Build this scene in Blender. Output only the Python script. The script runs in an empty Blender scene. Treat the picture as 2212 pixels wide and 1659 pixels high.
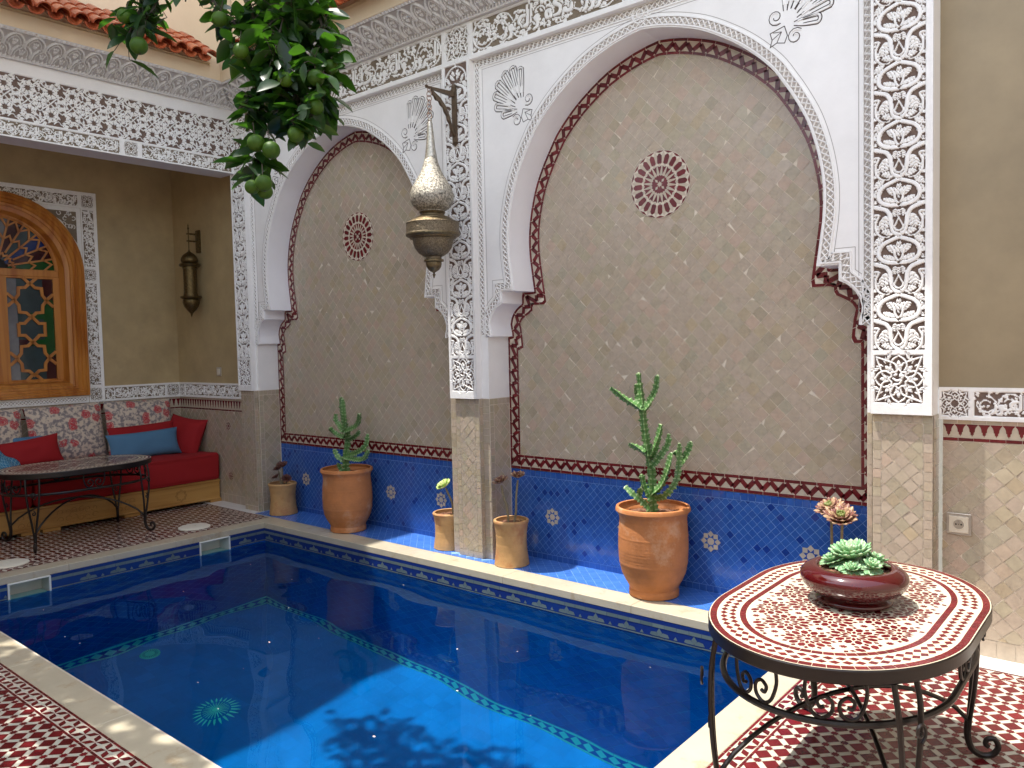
import bpy, math, random
import numpy as np
from mathutils import Vector, Matrix, noise
from mathutils.geometry import tessellate_polygon
random.seed(7); rng = np.random.default_rng(7)
sc = bpy.context.scene
col = sc.collection
PI = math.pi
R = math.radians

# ------------------------------------------------------------ camera
cam = bpy.data.cameras.new('camera')
cam.sensor_width = 36; cam.lens = 1701.87/2212*36
cam.clip_start = .05; cam.clip_end = 300
camo = bpy.data.objects.new('camera', cam); col.objects.link(camo)
RM = Matrix(((0.7663986, -0.01454063, 0.64220072), (0.6419649, 0.05263101, -0.76492551), (-0.02267717, 0.99850816, 0.04967091)))
camo.matrix_world = Matrix.Translation((0, 0, 1.5)) @ RM.to_4x4()
sc.camera = camo

# ------------------------------------------------------------ sky and sun
SUN_D = Vector((.25, .18, -1)).normalized()
w = bpy.data.worlds.new('World'); sc.world = w; w.use_nodes = True
nt = w.node_tree
sky = nt.nodes.new('ShaderNodeTexSky'); sky.sky_type = 'NISHITA'; sky.sun_disc = False
sky.sun_elevation = math.asin(-SUN_D.z)
sky.sun_rotation = math.atan2(-SUN_D.x, -SUN_D.y)
hs = nt.nodes.new('ShaderNodeHueSaturation'); hs.inputs['Saturation'].default_value = .42
nt.links.new(sky.outputs[0], hs.inputs['Color']); nt.links.new(hs.outputs[0], nt.nodes['Background'].inputs[0])
nt.nodes['Background'].inputs[1].default_value = .15
sl = bpy.data.lights.new('sun', 'SUN'); sl.energy = 2.1; sl.angle = R(.55); sl.color = (1, .95, .87)
slo = bpy.data.objects.new('sun', sl); col.objects.link(slo)
slo.rotation_euler = SUN_D.to_track_quat('-Z', 'Y').to_euler()
slo.location = (-3, -2, 12)
sl.cycles.is_caustics_light = True
sc.view_settings.view_transform = 'Standard'; sc.view_settings.look = 'None'
sc.view_settings.gamma = 1; sc.view_settings.exposure = 1.8
cy = sc.cycles
cy.use_denoising = True
cy.caustics_refractive = True; cy.caustics_reflective = False
cy.max_bounces = 10; cy.diffuse_bounces = 5; cy.glossy_bounces = 4; cy.transmission_bounces = 6; cy.transparent_max_bounces = 8
cy.sample_clamp_indirect = 6

# ------------------------------------------------------------ tagging helpers
def tag(o, label=None, cat=None, group=None, kind=None):
    if label: o['label'] = label
    if cat: o['category'] = cat
    if group: o['group'] = group
    if kind: o['kind'] = kind
    return o
def empty(name, loc=(0, 0, 0), label=None, cat=None, group=None, rz=0):
    o = bpy.data.objects.new(name, None); col.objects.link(o)
    o.location = loc; o.rotation_euler = (0, 0, rz); o.empty_display_size = .1
    return tag(o, label, cat, group)
def link(name, me, parent=None):
    o = bpy.data.objects.new(name, me); col.objects.link(o)
    if parent is not None: o.parent = parent
    return o
def copy_tree(o, parent=None):
    c = o.copy(); col.objects.link(c)
    if parent is not None: c.parent = parent
    for ch in list(o.children): copy_tree(ch, c)
    return c

# ------------------------------------------------------------ materials
MATS = {}
def N(nt, t, **kw):
    n = nt.nodes.new(t)
    for k, v in kw.items(): setattr(n, k, v)
    return n
def mat(name, c, c2=None, rough=.5, nz=0, nscale=8, ndetail=5, bump=0, bscale=40, bdist=.002, metal=0, coat=0, spec=.5, trans=0, sss=0, ior=None, emis=None, wave=None, dirt=None):
    """base = mix(c, c2, per-face tint), varied by noise (nz) ; procedural bump."""
    if name in MATS: return MATS[name]
    m = bpy.data.materials.new(name); m.use_nodes = True; nt = m.node_tree
    b = nt.nodes['Principled BSDF']; L = nt.links.new
    b.inputs['Roughness'].default_value = rough; b.inputs['Metallic'].default_value = metal
    b.inputs['Coat Weight'].default_value = coat; b.inputs['Coat Roughness'].default_value = .06
    b.inputs['Specular IOR Level'].default_value = spec
    b.inputs['Transmission Weight'].default_value = trans
    if sss: b.inputs['Subsurface Weight'].default_value = sss; b.inputs['Subsurface Scale'].default_value = .01
    if ior: b.inputs['IOR'].default_value = ior
    tc = N(nt, 'ShaderNodeTexCoord')
    a = N(nt, 'ShaderNodeAttribute', attribute_name='tint')
    mx = N(nt, 'ShaderNodeMix', data_type='RGBA'); mx.inputs[6].default_value = (*c, 1)
    mx.inputs[7].default_value = (*(c2 or c), 1); L(a.outputs['Fac'], mx.inputs[0])
    out = mx.outputs[2]
    if nz:
        n = N(nt, 'ShaderNodeTexNoise'); n.inputs['Scale'].default_value = nscale; n.inputs['Detail'].default_value = ndetail; n.inputs['Roughness'].default_value = .65
        L(tc.outputs['Object'], n.inputs[0])
        mr = N(nt, 'ShaderNodeMapRange'); mr.inputs[1].default_value = .3; mr.inputs[2].default_value = .7
        mr.inputs[3].default_value = 1-nz; mr.inputs[4].default_value = 1+nz*.6; L(n.outputs[0], mr.inputs[0])
        vm = N(nt, 'ShaderNodeVectorMath', operation='SCALE'); L(out, vm.inputs[0]); L(mr.outputs[0], vm.inputs['Scale']); out = vm.outputs[0]
    if dirt:   # (colour, scale, threshold, amount): stains with a shape of their own
        n = N(nt, 'ShaderNodeTexNoise'); n.inputs['Scale'].default_value = dirt[1]; n.inputs['Detail'].default_value = 8; n.inputs['Roughness'].default_value = .7
        L(tc.outputs['Object'], n.inputs[0])
        mr = N(nt, 'ShaderNodeMapRange'); mr.inputs[1].default_value = dirt[2]; mr.inputs[2].default_value = dirt[2]+.12; mr.inputs[4].default_value = dirt[3]; L(n.outputs[0], mr.inputs[0])
        m2 = N(nt, 'ShaderNodeMix', data_type='RGBA'); L(mr.outputs[0], m2.inputs[0]); L(out, m2.inputs[6]); m2.inputs[7].default_value = (*dirt[0], 1); out = m2.outputs[2]
    if wave:   # wood grain : (colour, scale, stretch vector)
        mp = N(nt, 'ShaderNodeMapping'); mp.inputs['Scale'].default_value = wave[2]; L(tc.outputs['Object'], mp.inputs[0])
        n = N(nt, 'ShaderNodeTexNoise'); n.inputs['Scale'].default_value = wave[1]; n.inputs['Detail'].default_value = 6; n.inputs['Distortion'].default_value = 1.2; L(mp.outputs[0], n.inputs[0])
        mr = N(nt, 'ShaderNodeMapRange'); mr.inputs[1].default_value = .42; mr.inputs[2].default_value = .62; L(n.outputs[0], mr.inputs[0])
        m2 = N(nt, 'ShaderNodeMix', data_type='RGBA'); L(mr.outputs[0], m2.inputs[0]); L(out, m2.inputs[6]); m2.inputs[7].default_value = (*wave[0], 1); out = m2.outputs[2]
    L(out, b.inputs['Base Color'])
    if bump:
        n = N(nt, 'ShaderNodeTexNoise'); n.inputs['Scale'].default_value = bscale; n.inputs['Detail'].default_value = 4
        L(tc.outputs['Object'], n.inputs[0])
        bp = N(nt, 'ShaderNodeBump'); bp.inputs['Strength'].default_value = bump; bp.inputs['Distance'].default_value = bdist
        L(n.outputs[0], bp.inputs['Height']); L(bp.outputs[0], b.inputs['Normal'])
    if emis: b.inputs['Emission Color'].default_value = (*emis[0], 1); b.inputs['Emission Strength'].default_value = emis[1]
    MATS[name] = m; return m
plaster = mat('white_plaster', (.85, .835, .81), rough=.55, nz=.05, nscale=5, bump=.25, bscale=30, bdist=.004)
carved = mat('carved_plaster', (.86, .85, .825), rough=.7, nz=.06, nscale=40, bump=.4, bscale=220, bdist=.001)
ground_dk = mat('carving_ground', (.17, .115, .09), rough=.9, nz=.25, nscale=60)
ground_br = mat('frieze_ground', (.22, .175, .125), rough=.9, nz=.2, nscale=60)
beige = mat('beige_tadelakt', (.74, .61, .42), rough=.6, nz=.08, nscale=2.5, bump=.2, bscale=25, bdist=.003)
ochre = mat('ochre_tadelakt', (.44, .335, .175), rough=.5, nz=.16, nscale=3.0, dirt=((.30, .22, .12), 1.7, .55, .35), bump=.2, bscale=25, bdist=.003)
tile_be = mat('zellige_beige', (.455, .365, .27), (.335, .315, .225), rough=.26, nz=.13, nscale=28, bump=.35, bscale=22, bdist=.003)
def ramp_mat(m, stops):
    nt = m.node_tree; mx = [n for n in nt.nodes if n.type == 'MIX'][0]; at = [n for n in nt.nodes if n.type == 'ATTRIBUTE'][0]
    cr = nt.nodes.new('ShaderNodeValToRGB'); el = cr.color_ramp.elements
    el[0].position, el[0].color = stops[0][0], (*stops[0][1], 1); el[1].position, el[1].color = stops[-1][0], (*stops[-1][1], 1)
    for p, c in stops[1:-1]: el.new(p).color = (*c, 1)
    nt.links.new(at.outputs['Fac'], cr.inputs[0])
    for l in list(mx.outputs[2].links): nt.links.new(cr.outputs[0], l.to_socket)
ramp_mat(tile_be, [(0, (.44, .365, .28)), (.25, (.47, .385, .30)), (.45, (.43, .375, .265)), (.62, (.49, .37, .285)), (.78, (.40, .36, .265)), (.88, (.46, .37, .245)), (1, (.375, .32, .235))])
grout_be = mat('grout_beige', (.70, .62, .50), rough=.9, nz=.1, nscale=60)
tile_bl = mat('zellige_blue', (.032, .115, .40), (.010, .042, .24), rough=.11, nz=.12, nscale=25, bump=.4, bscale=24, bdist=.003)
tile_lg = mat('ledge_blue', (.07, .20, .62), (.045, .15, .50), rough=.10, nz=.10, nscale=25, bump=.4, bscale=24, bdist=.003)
grout_bl = mat('grout_blue', (.20, .36, .70), rough=.8, nz=.15, nscale=60)
tile_rd = mat('zellige_red', (.17, .014, .018), (.10, .008, .012), rough=.2, nz=.2, nscale=30, bump=.3, bscale=40, bdist=.002)
tile_rf = mat('floor_red', (.165, .012, .016), (.095, .007, .010), rough=.22, nz=.2, nscale=40, bump=.3, bscale=50, bdist=.0015)
tile_cr = mat('zellige_cream', (.55, .46, .35), (.47, .42, .33), rough=.28, nz=.1, nscale=30, bump=.3, bscale=40, bdist=.002)
tile_wf = mat('floor_white', (.60, .56, .46), (.50, .50, .42), rough=.25, nz=.08, nscale=40, bump=.25, bscale=50, bdist=.0015)
grout_w = mat('grout_white', (.52, .47, .38), rough=.9, nz=.12, nscale=80)
marble = mat('cream_marble', (.50, .445, .33), rough=.22, nz=.10, nscale=4, dirt=((.36, .26, .15), 7, .56, .6), bump=.1, bscale=60)
marble_w = mat('white_marble', (.80, .79, .76), rough=.2, nz=.08, nscale=6, dirt=((.45, .44, .42), 9, .6, .35))
terra = mat('terracotta', (.50, .185, .058), (.5, .19, .06), rough=.75, nz=.24, nscale=7, ndetail=10, dirt=((.66, .42, .26), 4.5, .53, .55), bump=.5, bscale=60, bdist=.002)
terra_y = mat('pale_terracotta', (.50, .30, .125), (.5, .28, .11), rough=.7, nz=.2, nscale=9, dirt=((.36, .13, .05), 7, .50, .6), bump=.4, bscale=60, bdist=.002)
soil = mat('soil', (.19, .085, .045), (.26, .13, .08), rough=.95, nz=.5, nscale=90, bump=1, bscale=70, bdist=.01)
brass = mat('aged_brass', (.15, .11, .055), (.25, .19, .11), rough=.38, nz=.5, nscale=60, metal=.9, bump=.9, bscale=130, bdist=.004)
brass_p = mat('pierced_brass', (.20, .155, .10), (.26, .21, .14), rough=.42, nz=.75, nscale=110, metal=.75, bump=1, bscale=170, bdist=.006)
iron = mat('wrought_iron', (.010, .007, .006), (.014, .009, .007), rough=.33, nz=.3, nscale=30, metal=.2, bump=.3, bscale=90, bdist=.001)
wood_o = mat('varnished_cedar', (.50, .20, .035), rough=.35, wave=((.33, .10, .012), 9, (1, 1, .08)), coat=.3, bump=.1, bscale=40)
wood_y = mat('blond_wood', (.50, .27, .075), rough=.42, wave=((.36, .17, .04), 7, (1, .12, 1)), coat=.15, bump=.1, bscale=40)
red_cloth = mat('red_cloth', (.30, .003, .006), rough=.85, nz=.1, nscale=300, bump=.4, bscale=500, bdist=.0008)
blue_cloth = mat('blue_cloth', (.075, .185, .31), rough=.85, nz=.12, nscale=260, bump=.4, bscale=500, bdist=.0008)
def simple(name, c, **kw): return mat(name, c, **kw)

# ------------------------------------------------------------ mesh builder
class MB:
    def __init__(s): s.v = []; s.f = []; s.m = []; s.t = []; s.sm = []; s.mats = []
    def mi(s, m):
        if m not in s.mats: s.mats.append(m)
        return s.mats.index(m)
    def face(s, pts, m, tint=None, smooth=False):
        i = len(s.v); s.v.extend([tuple(p) for p in pts]); s.f.append(tuple(range(i, i+len(pts))))
        s.m.append(s.mi(m)); s.t.append(random.random() if tint is None else tint); s.sm.append(smooth)
    def mesh(s, vs, fs, m, tint=None, smooth=True):
        i = len(s.v); s.v.extend([tuple(p) for p in vs]); k = s.mi(m)
        t = random.random() if tint is None else tint
        for f in fs: s.f.append(tuple(a+i for a in f)); s.m.append(k); s.t.append(t); s.sm.append(smooth)
    def box(s, a, b, m, tint=.5, bev=0):
        x0, y0, z0 = a; x1, y1, z1 = b
        if bev:
            e = bev
            vs = []
            for z, q in ((z0, e), (z0+e, 0), (z1-e, 0), (z1, e)):
                vs += [(x0+q, y0+q, z), (x1-q, y0+q, z), (x1-q, y1-q, z), (x0+q, y1-q, z)]
            fs = [(3, 2, 1, 0), (12, 13, 14, 15)]
            for k in range(3):
                for j in range(4): fs.append((k*4+j, k*4+(j+1) % 4, k*4+4+(j+1) % 4, k*4+4+j))
            s.mesh(vs, fs, m, tint, False); return
        vs = [(x0, y0, z0), (x1, y0, z0), (x1, y1, z0), (x0, y1, z0), (x0, y0, z1), (x1, y0, z1), (x1, y1, z1), (x0, y1, z1)]
        s.mesh(vs, [(3, 2, 1, 0), (4, 5, 6, 7), (0, 1, 5, 4), (1, 2, 6, 5), (2, 3, 7, 6), (3, 0, 4, 7)], m, tint, False)
    def tube(s, pts, r, m, n=8, tint=.5, closed=False, cap=True):
        pts = [Vector(p) for p in pts]; k = len(pts)
        rr = r if isinstance(r, (list, tuple)) else [r]*k
        vs = []; prev = None
        for i, p in enumerate(pts):
            a = pts[(i-1) % k] if (closed or i > 0) else p; b = pts[(i+1) % k] if (closed or i < k-1) else p
            d = (b-a).normalized()
            if prev is None:
                u = d.orthogonal().normalized()
            else:
                u = (prev - d*prev.dot(d))
                u = u.normalized() if u.length > 1e-6 else d.orthogonal().normalized()
            prev = u; v = d.cross(u)
            for j in range(n):
                an = 2*PI*j/n; vs.append(p+(u*math.cos(an)+v*math.sin(an))*rr[i])
        fs = []
        for i in range(k if closed else k-1):
            q = (i+1) % k
            for j in range(n): fs.append((i*n+j, i*n+(j+1) % n, q*n+(j+1) % n, q*n+j))
        if cap and not closed: fs += [tuple(range(n-1, -1, -1)), tuple(range((k-1)*n, k*n))]
        s.mesh(vs, fs, m, tint)
    def lathe(s, prof, m, c=(0, 0, 0), n=40, tint=.5, wob=0, smooth=True):
        vs = []; fs = []
        for i, (r, z) in enumerate(prof):
            for j in range(n):
                a = 2*PI*j/n; q = r*(1+wob*math.sin(a*2+z*9)+wob*.6*math.sin(a*3-z*14))
                vs.append((c[0]+q*math.cos(a), c[1]+q*math.sin(a), c[2]+z))
        for i in range(len(prof)-1):
            for j in range(n): fs.append((i*n+j, i*n+(j+1) % n, (i+1)*n+(j+1) % n, (i+1)*n+j))
        s.mesh(vs, fs, m, tint, smooth)
    def build(s, name, parent=None, sharp=35):
        me = bpy.data.meshes.new(name); me.from_pydata(s.v, [], s.f)
        for m in s.mats: me.materials.append(m)
        me.polygons.foreach_set('material_index', s.m); me.polygons.foreach_set('use_smooth', s.sm)
        a = me.attributes.new('tint', 'FLOAT', 'FACE'); a.data.foreach_set('value', s.t)
        me.update()
        if any(s.sm) and sharp:
            me.set_sharp_from_angle(angle=R(sharp))
        return link(name, me, parent)
class Fr:   # a plane frame: origin, u axis, v axis, outward normal
    def __init__(s, o, u, v):
        s.o = Vector(o); s.u = Vector(u); s.v = Vector(v); s.n = s.u.cross(s.v)
    def __call__(s, a, b, h=0): return s.o+s.u*a+s.v*b+s.n*h
def clip_rect(poly, r):
    for ax, val, sg in ((0, r[0], 1), (1, r[1], 1), (0, r[2], -1), (1, r[3], -1)):
        out = []
        for i in range(len(poly)):
            a, b = poly[i-1], poly[i]
            da, db = (a[ax]-val)*sg, (b[ax]-val)*sg
            if (da >= 0) != (db >= 0):
                t = da/(da-db); out.append((a[0]+(b[0]-a[0])*t, a[1]+(b[1]-a[1])*t))
            if db >= 0: out.append(b)
        poly = out
        if len(poly) < 3: return None
    return poly
def area(p): return .5*sum(p[i-1][0]*p[i][1]-p[i][0]*p[i-1][1] for i in range(len(p)))
def tile(mb, fr, poly, m, h=.0015, tilt=.010, tint=None, jit=0):
    if poly is None or abs(area(poly)) < 3e-5: return
    if area(poly) < 0: poly = poly[::-1]
    cx = sum(p[0] for p in poly)/len(poly); cy_ = sum(p[1] for p in poly)/len(poly)
    a, b = random.gauss(0, tilt), random.gauss(0, tilt)
    mb.face([fr(p[0]+random.uniform(-jit, jit), p[1]+random.uniform(-jit, jit), h+a*(p[0]-cx)+b*(p[1]-cy_)) for p in poly], m, tint)
def diamonds(mb, fr, rect, s, m, gap=.0022, h=.0015, tilt=.010, tintf=None, keep=None, off=(0, 0), jit=.0008):
    q = s*math.sqrt(2)/2
    i0, i1 = int((rect[0]-off[0])/q)-2, int((rect[2]-off[0])/q)+2
    j0, j1 = int((rect[1]-off[1])/q)-2, int((rect[3]-off[1])/q)+2
    g = q-gap*.7
    for i in range(i0, i1+1):
        for j in range(j0, j1+1):
            if (i+j) % 2: continue
            x, y = off[0]+i*q, off[1]+j*q
            if keep and not keep(x, y): continue
            p = clip_rect([(x+g, y), (x, y+g), (x-g, y), (x, y-g)], rect)
            tile(mb, fr, p, m, h, tilt, tintf() if tintf else None, jit)
def bricks(mb, fr, rect, su, sv, m, gap=.002, h=.0015, tilt=.008, tintf=None, stag=0):
    nv = max(1, round((rect[3]-rect[1])/sv)); nu = max(1, round((rect[2]-rect[0])/su))
    du, dv = (rect[2]-rect[0])/nu, (rect[3]-rect[1])/nv
    for j in range(nv):
        o = stag*du if j % 2 else 0
        for i in range(-1 if o else 0, nu):
            x, y = rect[0]+i*du+o, rect[1]+j*dv
            p = clip_rect([(x+gap/2, y+gap/2), (x+du-gap/2, y+gap/2), (x+du-gap/2, y+dv-gap/2), (x+gap/2, y+dv-gap/2)], rect)
            tile(mb, fr, p, m, h, tilt, tintf() if tintf else None, .0005)
def sheet(mb, fr, rect, m, h=0, tint=.5):
    mb.face([fr(rect[0], rect[1], h), fr(rect[2], rect[1], h), fr(rect[2], rect[3], h), fr(rect[0], rect[3], h)], m, tint)
def catmull(P, n=6, closed=False):
    P = [Vector(p) for p in P]; out = []; k = len(P)
    for i in range(k if closed else k-1):
        p0 = P[(i-1) % k] if (closed or i > 0) else P[0]*2-P[1]
        p1, p2 = P[i], P[(i+1) % k]
        p3 = P[(i+2) % k] if (closed or i+2 < k) else P[-1]*2-P[-2]
        for j in range(n):
            t = j/n
            out.append(.5*((2*p1)+(p2-p0)*t+(2*p0-5*p1+4*p2-p3)*t*t+(3*p1-p0-3*p2+p3)*t**3))
    if not closed: out.append(P[-1])
    return out
def tb(): return random.random()**1.3
# strip along a pair of offset polylines
class Strip:
    def __init__(s, path, d0, d1, side=1):
        """offsets of a 2D path by d0 (t=0) and d1 (t=1) along its left normal * side"""
        s.A = s.off(path, d0*side); s.B = s.off(path, d1*side)
        mid = [(Vector(a)+Vector(b))/2 for a, b in zip(s.A, s.B)]
        s.c = [0]
        for a, b in zip(mid, mid[1:]): s.c.append(s.c[-1]+(b-a).length)
        s.L = s.c[-1]
    @staticmethod
    def off(P, d):
        out = []
        for i, p in enumerate(P):
            p = Vector(p[:2]); n = None
            a = (p-Vector(P[i-1][:2])).normalized() if i > 0 else None
            b = (Vector(P[i+1][:2])-p).normalized() if i < len(P)-1 else None
            if a is None: a = b
            if b is None: b = a
            na, nb = Vector((-a.y, a.x)), Vector((-b.y, b.x))
            n = na+nb
            n = n.normalized() if n.length > 1e-6 else na
            k = max(.35, n.dot(na)); out.append(p+n*(d/k))
        return out
    def __call__(s, u, t):
        u = min(max(u, 0), s.L-1e-6)
        lo = int(np.searchsorted(s.c, u, side='right'))-1
        lo = min(lo, len(s.c)-2); f = (u-s.c[lo])/max(1e-9, s.c[lo+1]-s.c[lo])
        a = s.A[lo].lerp(s.A[lo+1], f); b = s.B[lo].lerp(s.B[lo+1], f)
        return a.lerp(b, t)
def zigzag_band(mb, fr, st, h=.003, period=.0895, rd=tile_rd, cr=tile_cr):
    n = max(2, round(st.L/period)); p = st.L/n
    def q(u0, t0, u1, t1, m, hh, k=3):
        for j in range(k):
            a, b = u0+(u1-u0)*j/k, u0+(u1-u0)*(j+1)/k
            pts = [st(a, t0), st(b, t0), st(b, t1), st(a, t1)]
            if area([tuple(x) for x in pts]) < 0: pts = pts[::-1]
            mb.face([fr(x[0], x[1], hh) for x in pts], m, q.t)
    m_ = max(2, round(st.L/.02)); q.t = .5
    for i in range(m_): q(i*st.L/m_, 0, (i+1)*st.L/m_, 1, grout_be, h-.0012, 1)
    g = .0011
    for i in range(n):
        u = i*p
        for off_, t0, t1 in ((0, .01, .185), (.4*p, .815, .99)):
            q.t = random.random(); q(max(0, u+off_+g), t0, min(st.L, u+off_+p-g), t1, rd, h)
        # cream triangles
        for P in ([(u+.04*p, .22), (u+.96*p, .22), (u+.5*p, .66)], [(u-.46*p, .79), (u+.46*p, .79), (u, .36)]):
            pts = [st(a, b) for a, b in P]
            if area([tuple(x) for x in pts]) < 0: pts = pts[::-1]
            mb.face([fr(x[0], x[1], h) for x in pts], cr)
        # zig and zag bricks
        w_ = .30
        for P in ([(u, .24), (u+w_*p*.72, .42), (u+.5*p, .79-.01), (u+.5*p-w_*p*.62, .66)],):
            pass
        A = (u+.02*p, .24); B = (u+.5*p, .76)
        for (x0, y0, x1, y1, e) in ((u+.00*p, .30, u+.47*p, .76, 1), (u+.53*p, .76, u+1.0*p, .30, 1)):
            a, b = st(x0, y0), st(x1, y1); d = (b-a); ln = d.length; d.normalize(); nn = Vector((-d.y, d.x))*.0138
            a = a-d*.004*e; b = b-d*.005
            pts = [a-nn, b-nn, b+nn, a+nn]
            if area([tuple(x) for x in pts]) < 0: pts = pts[::-1]
            mb.face([fr(x[0], x[1], h+.0006) for x in pts], rd)
groove_shade_m = mat('groove_shade', (.40, .36, .32), rough=.85)  # darker tone under the trim lattice stands in for shade in its pits
def chevrons(mb, fr, st, m, h=.0045, period=.036):
    n = max(2, round(st.L/period)); p = st.L/n
    def P3(u, t, hh): x = st(u, t); return fr(x[0], x[1], hh)
    flip = area([tuple(st(0, 0)), tuple(st(p, 0)), tuple(st(p, 1)), tuple(st(0, 1))]) < 0
    def q4(a, b, c, d, mm): mb.face([d, c, b, a] if flip else [a, b, c, d], mm, .5)
    for i in range(n*2):
        a, b = i*p/2, (i+1)*p/2
        q4(P3(a, -.05, .0006), P3(b, -.05, .0006), P3(b, 1.05, .0006), P3(a, 1.05, .0006), groove_shade_m)
    W_ = .17*p
    for i in range(n):
        u = i*p
        for (u0, t0, u1, t1) in ((u, 0, u+p, 1), (u, 1, u+p, 0)):
            if u0 < 0 or u1 > st.L: continue
            um, tm = (u0+u1)/2, (t0+t1)/2
            for (a0, b0, a1, b1) in ((u0, t0, um, tm), (um, tm, u1, t1)):
                ridge = [P3(a0, b0, h), P3(a1, b1, h)]
                q4(P3(a0+W_, b0, .001), P3(a1+W_, b1, .001), ridge[1], ridge[0], m) if b1 > b0 else q4(ridge[0], ridge[1], P3(a1+W_, b1, .001), P3(a0+W_, b0, .001), m)
                q4(ridge[0], ridge[1], P3(a1-W_, b1, .001), P3(a0-W_, b0, .001), m) if b1 > b0 else q4(P3(a0-W_, b0, .001), P3(a1-W_, b1, .001), ridge[1], ridge[0], m)
    for t0, t1 in ((-.26, -.04), (1.04, 1.26)):
        k = max(2, round(st.L/.03))
        for i in range(k):
            a, b = i*st.L/k, (i+1)*st.L/k
            q4(P3(a, t0, h), P3(b, t0, h), P3(b, t1, h), P3(a, t1, h), m)
            for tt in (t0, t1): mb.face([P3(a, tt, 0), P3(b, tt, 0), P3(b, tt, h), P3(a, tt, h)], m, .5)
def ribbon(mb, fr, pts, wd, m, h, n=0):
    """flat raised strip with side walls along 2D points"""
    st = Strip(pts, -wd/2, wd/2); 
    for i in range(len(pts)-1):
        a, b, c, d = st.A[i], st.A[i+1], st.B[i+1], st.B[i]
        top = [fr(a[0], a[1], h), fr(b[0], b[1], h), fr(c[0], c[1], h), fr(d[0], d[1], h)]
        mb.face(top, m, .5)
        mb.face([fr(a[0], a[1], 0), fr(b[0], b[1], 0), top[1], top[0]], m, .5)
        mb.face([fr(c[0], c[1], 0), fr(d[0], d[1], 0), top[3], top[2]], m, .5)

# ------------------------------------------------------------ carved relief from a painted height map
class Paint:
    def __init__(s, W, H, res):
        s.W, s.H, s.res = W, H, res
        s.nx, s.ny = int(round(W/res))+1, int(round(H/res))+1
        s.a = np.zeros((s.ny, s.nx)); s.x = np.linspace(0, W, s.nx); s.y = np.linspace(0, H, s.ny)
    def sd(s, pts, rs, pad):
        P = np.array([(p[0], p[1]) for p in pts], float); r = np.array(rs if hasattr(rs, '__len__') else [rs]*len(P), float)
        m = r.max()+pad
        x0, x1 = np.searchsorted(s.x, [P[:, 0].min()-m, P[:, 0].max()+m]); y0, y1 = np.searchsorted(s.y, [P[:, 1].min()-m, P[:, 1].max()+m])
        if x1 <= x0 or y1 <= y0: return None
        X, Y = np.meshgrid(s.x[x0:x1], s.y[y0:y1]); D = np.full(X.shape, 9.)
        for i in range(max(1, len(P)-1)):
            a = P[i]; b = P[min(i+1, len(P)-1)]; d = b-a; L = (d*d).sum()
            t = np.clip(((X-a[0])*d[0]+(Y-a[1])*d[1])/L, 0, 1) if L > 1e-12 else np.zeros(X.shape)
            q = np.hypot(X-a[0]-t*d[0], Y-a[1]-t*d[1])-(r[i]+(r[min(i+1, len(P)-1)]-r[i])*t)
            D = np.minimum(D, q)
        return (slice(y0, y1), slice(x0, x1)), D
    def stroke(s, pts, w, halo=.003, hgt=1, smooth=4):
        if smooth and len(pts) > 2:
            n0 = len(pts); pts = catmull([(p[0], p[1], 0) for p in pts], smooth)
            if hasattr(w, '__len__'): w = np.interp(np.linspace(0, n0-1, len(pts)), range(n0), w)
        r = np.array(w)/2 if hasattr(w, '__len__') else w/2
        q = s.sd(pts, r, halo+s.res*2)
        if q is None: return
        sl, D = q
        if halo: s.a[sl] = np.minimum(s.a[sl], np.clip((D-halo)/s.res+.5, 0, 1))
        s.a[sl] = np.maximum(s.a[sl], hgt*np.clip(-D/s.res+.5, 0, 1))
    def cut(s, pts, w, smooth=4):
        if smooth and len(pts) > 2: pts = catmull([(p[0], p[1], 0) for p in pts], smooth)
        q = s.sd(pts, np.array(w)/2 if hasattr(w, '__len__') else w/2, s.res*2)
        if q is None: return
        sl, D = q; s.a[sl] = np.minimum(s.a[sl], np.clip(D/s.res+.5, 0, 1))
    def leaf(s, p0, p1, w, bend=0, veins=3, halo=.003):
        p0 = np.array(p0, float); p1 = np.array(p1, float); d = p1-p0; n = np.array((-d[1], d[0]))
        t = np.linspace(0, 1, 7)
        P = [tuple(p0+d*k+n*bend*math.sin(PI*k)) for k in t]
        rs = [w*x for x in (.12, .62, .95, 1, .8, .45, .06)]
        s.stroke(P, rs, halo, smooth=0)
        L = math.hypot(*d)
        for k in range(veins):
            f = .25+.5*k/max(1, veins-1) if veins > 1 else .45
            c = p0+d*f+n*bend*math.sin(PI*f)
            for sg in (-1, 1):
                e = c+d*.16+n/L*w*.42*sg
                s.cut([tuple(c+n/L*w*.06*sg), tuple(e)], s.res*.9, 0)
    def drop(s, c, r, hgt=1, halo=.003, hole=0):
        pts = [(c[0], c[1]), (c[0], c[1]+r*1.9)]
        s.stroke(pts, [2*r, .1*r], halo, hgt, 0)
        if hole: s.cut([(c[0], c[1]), (c[0], c[1]+r*1.25)], [2*r*hole, .1*r], 0)
    def rect(s, x0, y0, x1, y1, val):
        X = (s.x >= x0) & (s.x <= x1); Y = (s.y >= y0) & (s.y <= y1)
        s.a[np.ix_(Y, X)] = val
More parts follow.
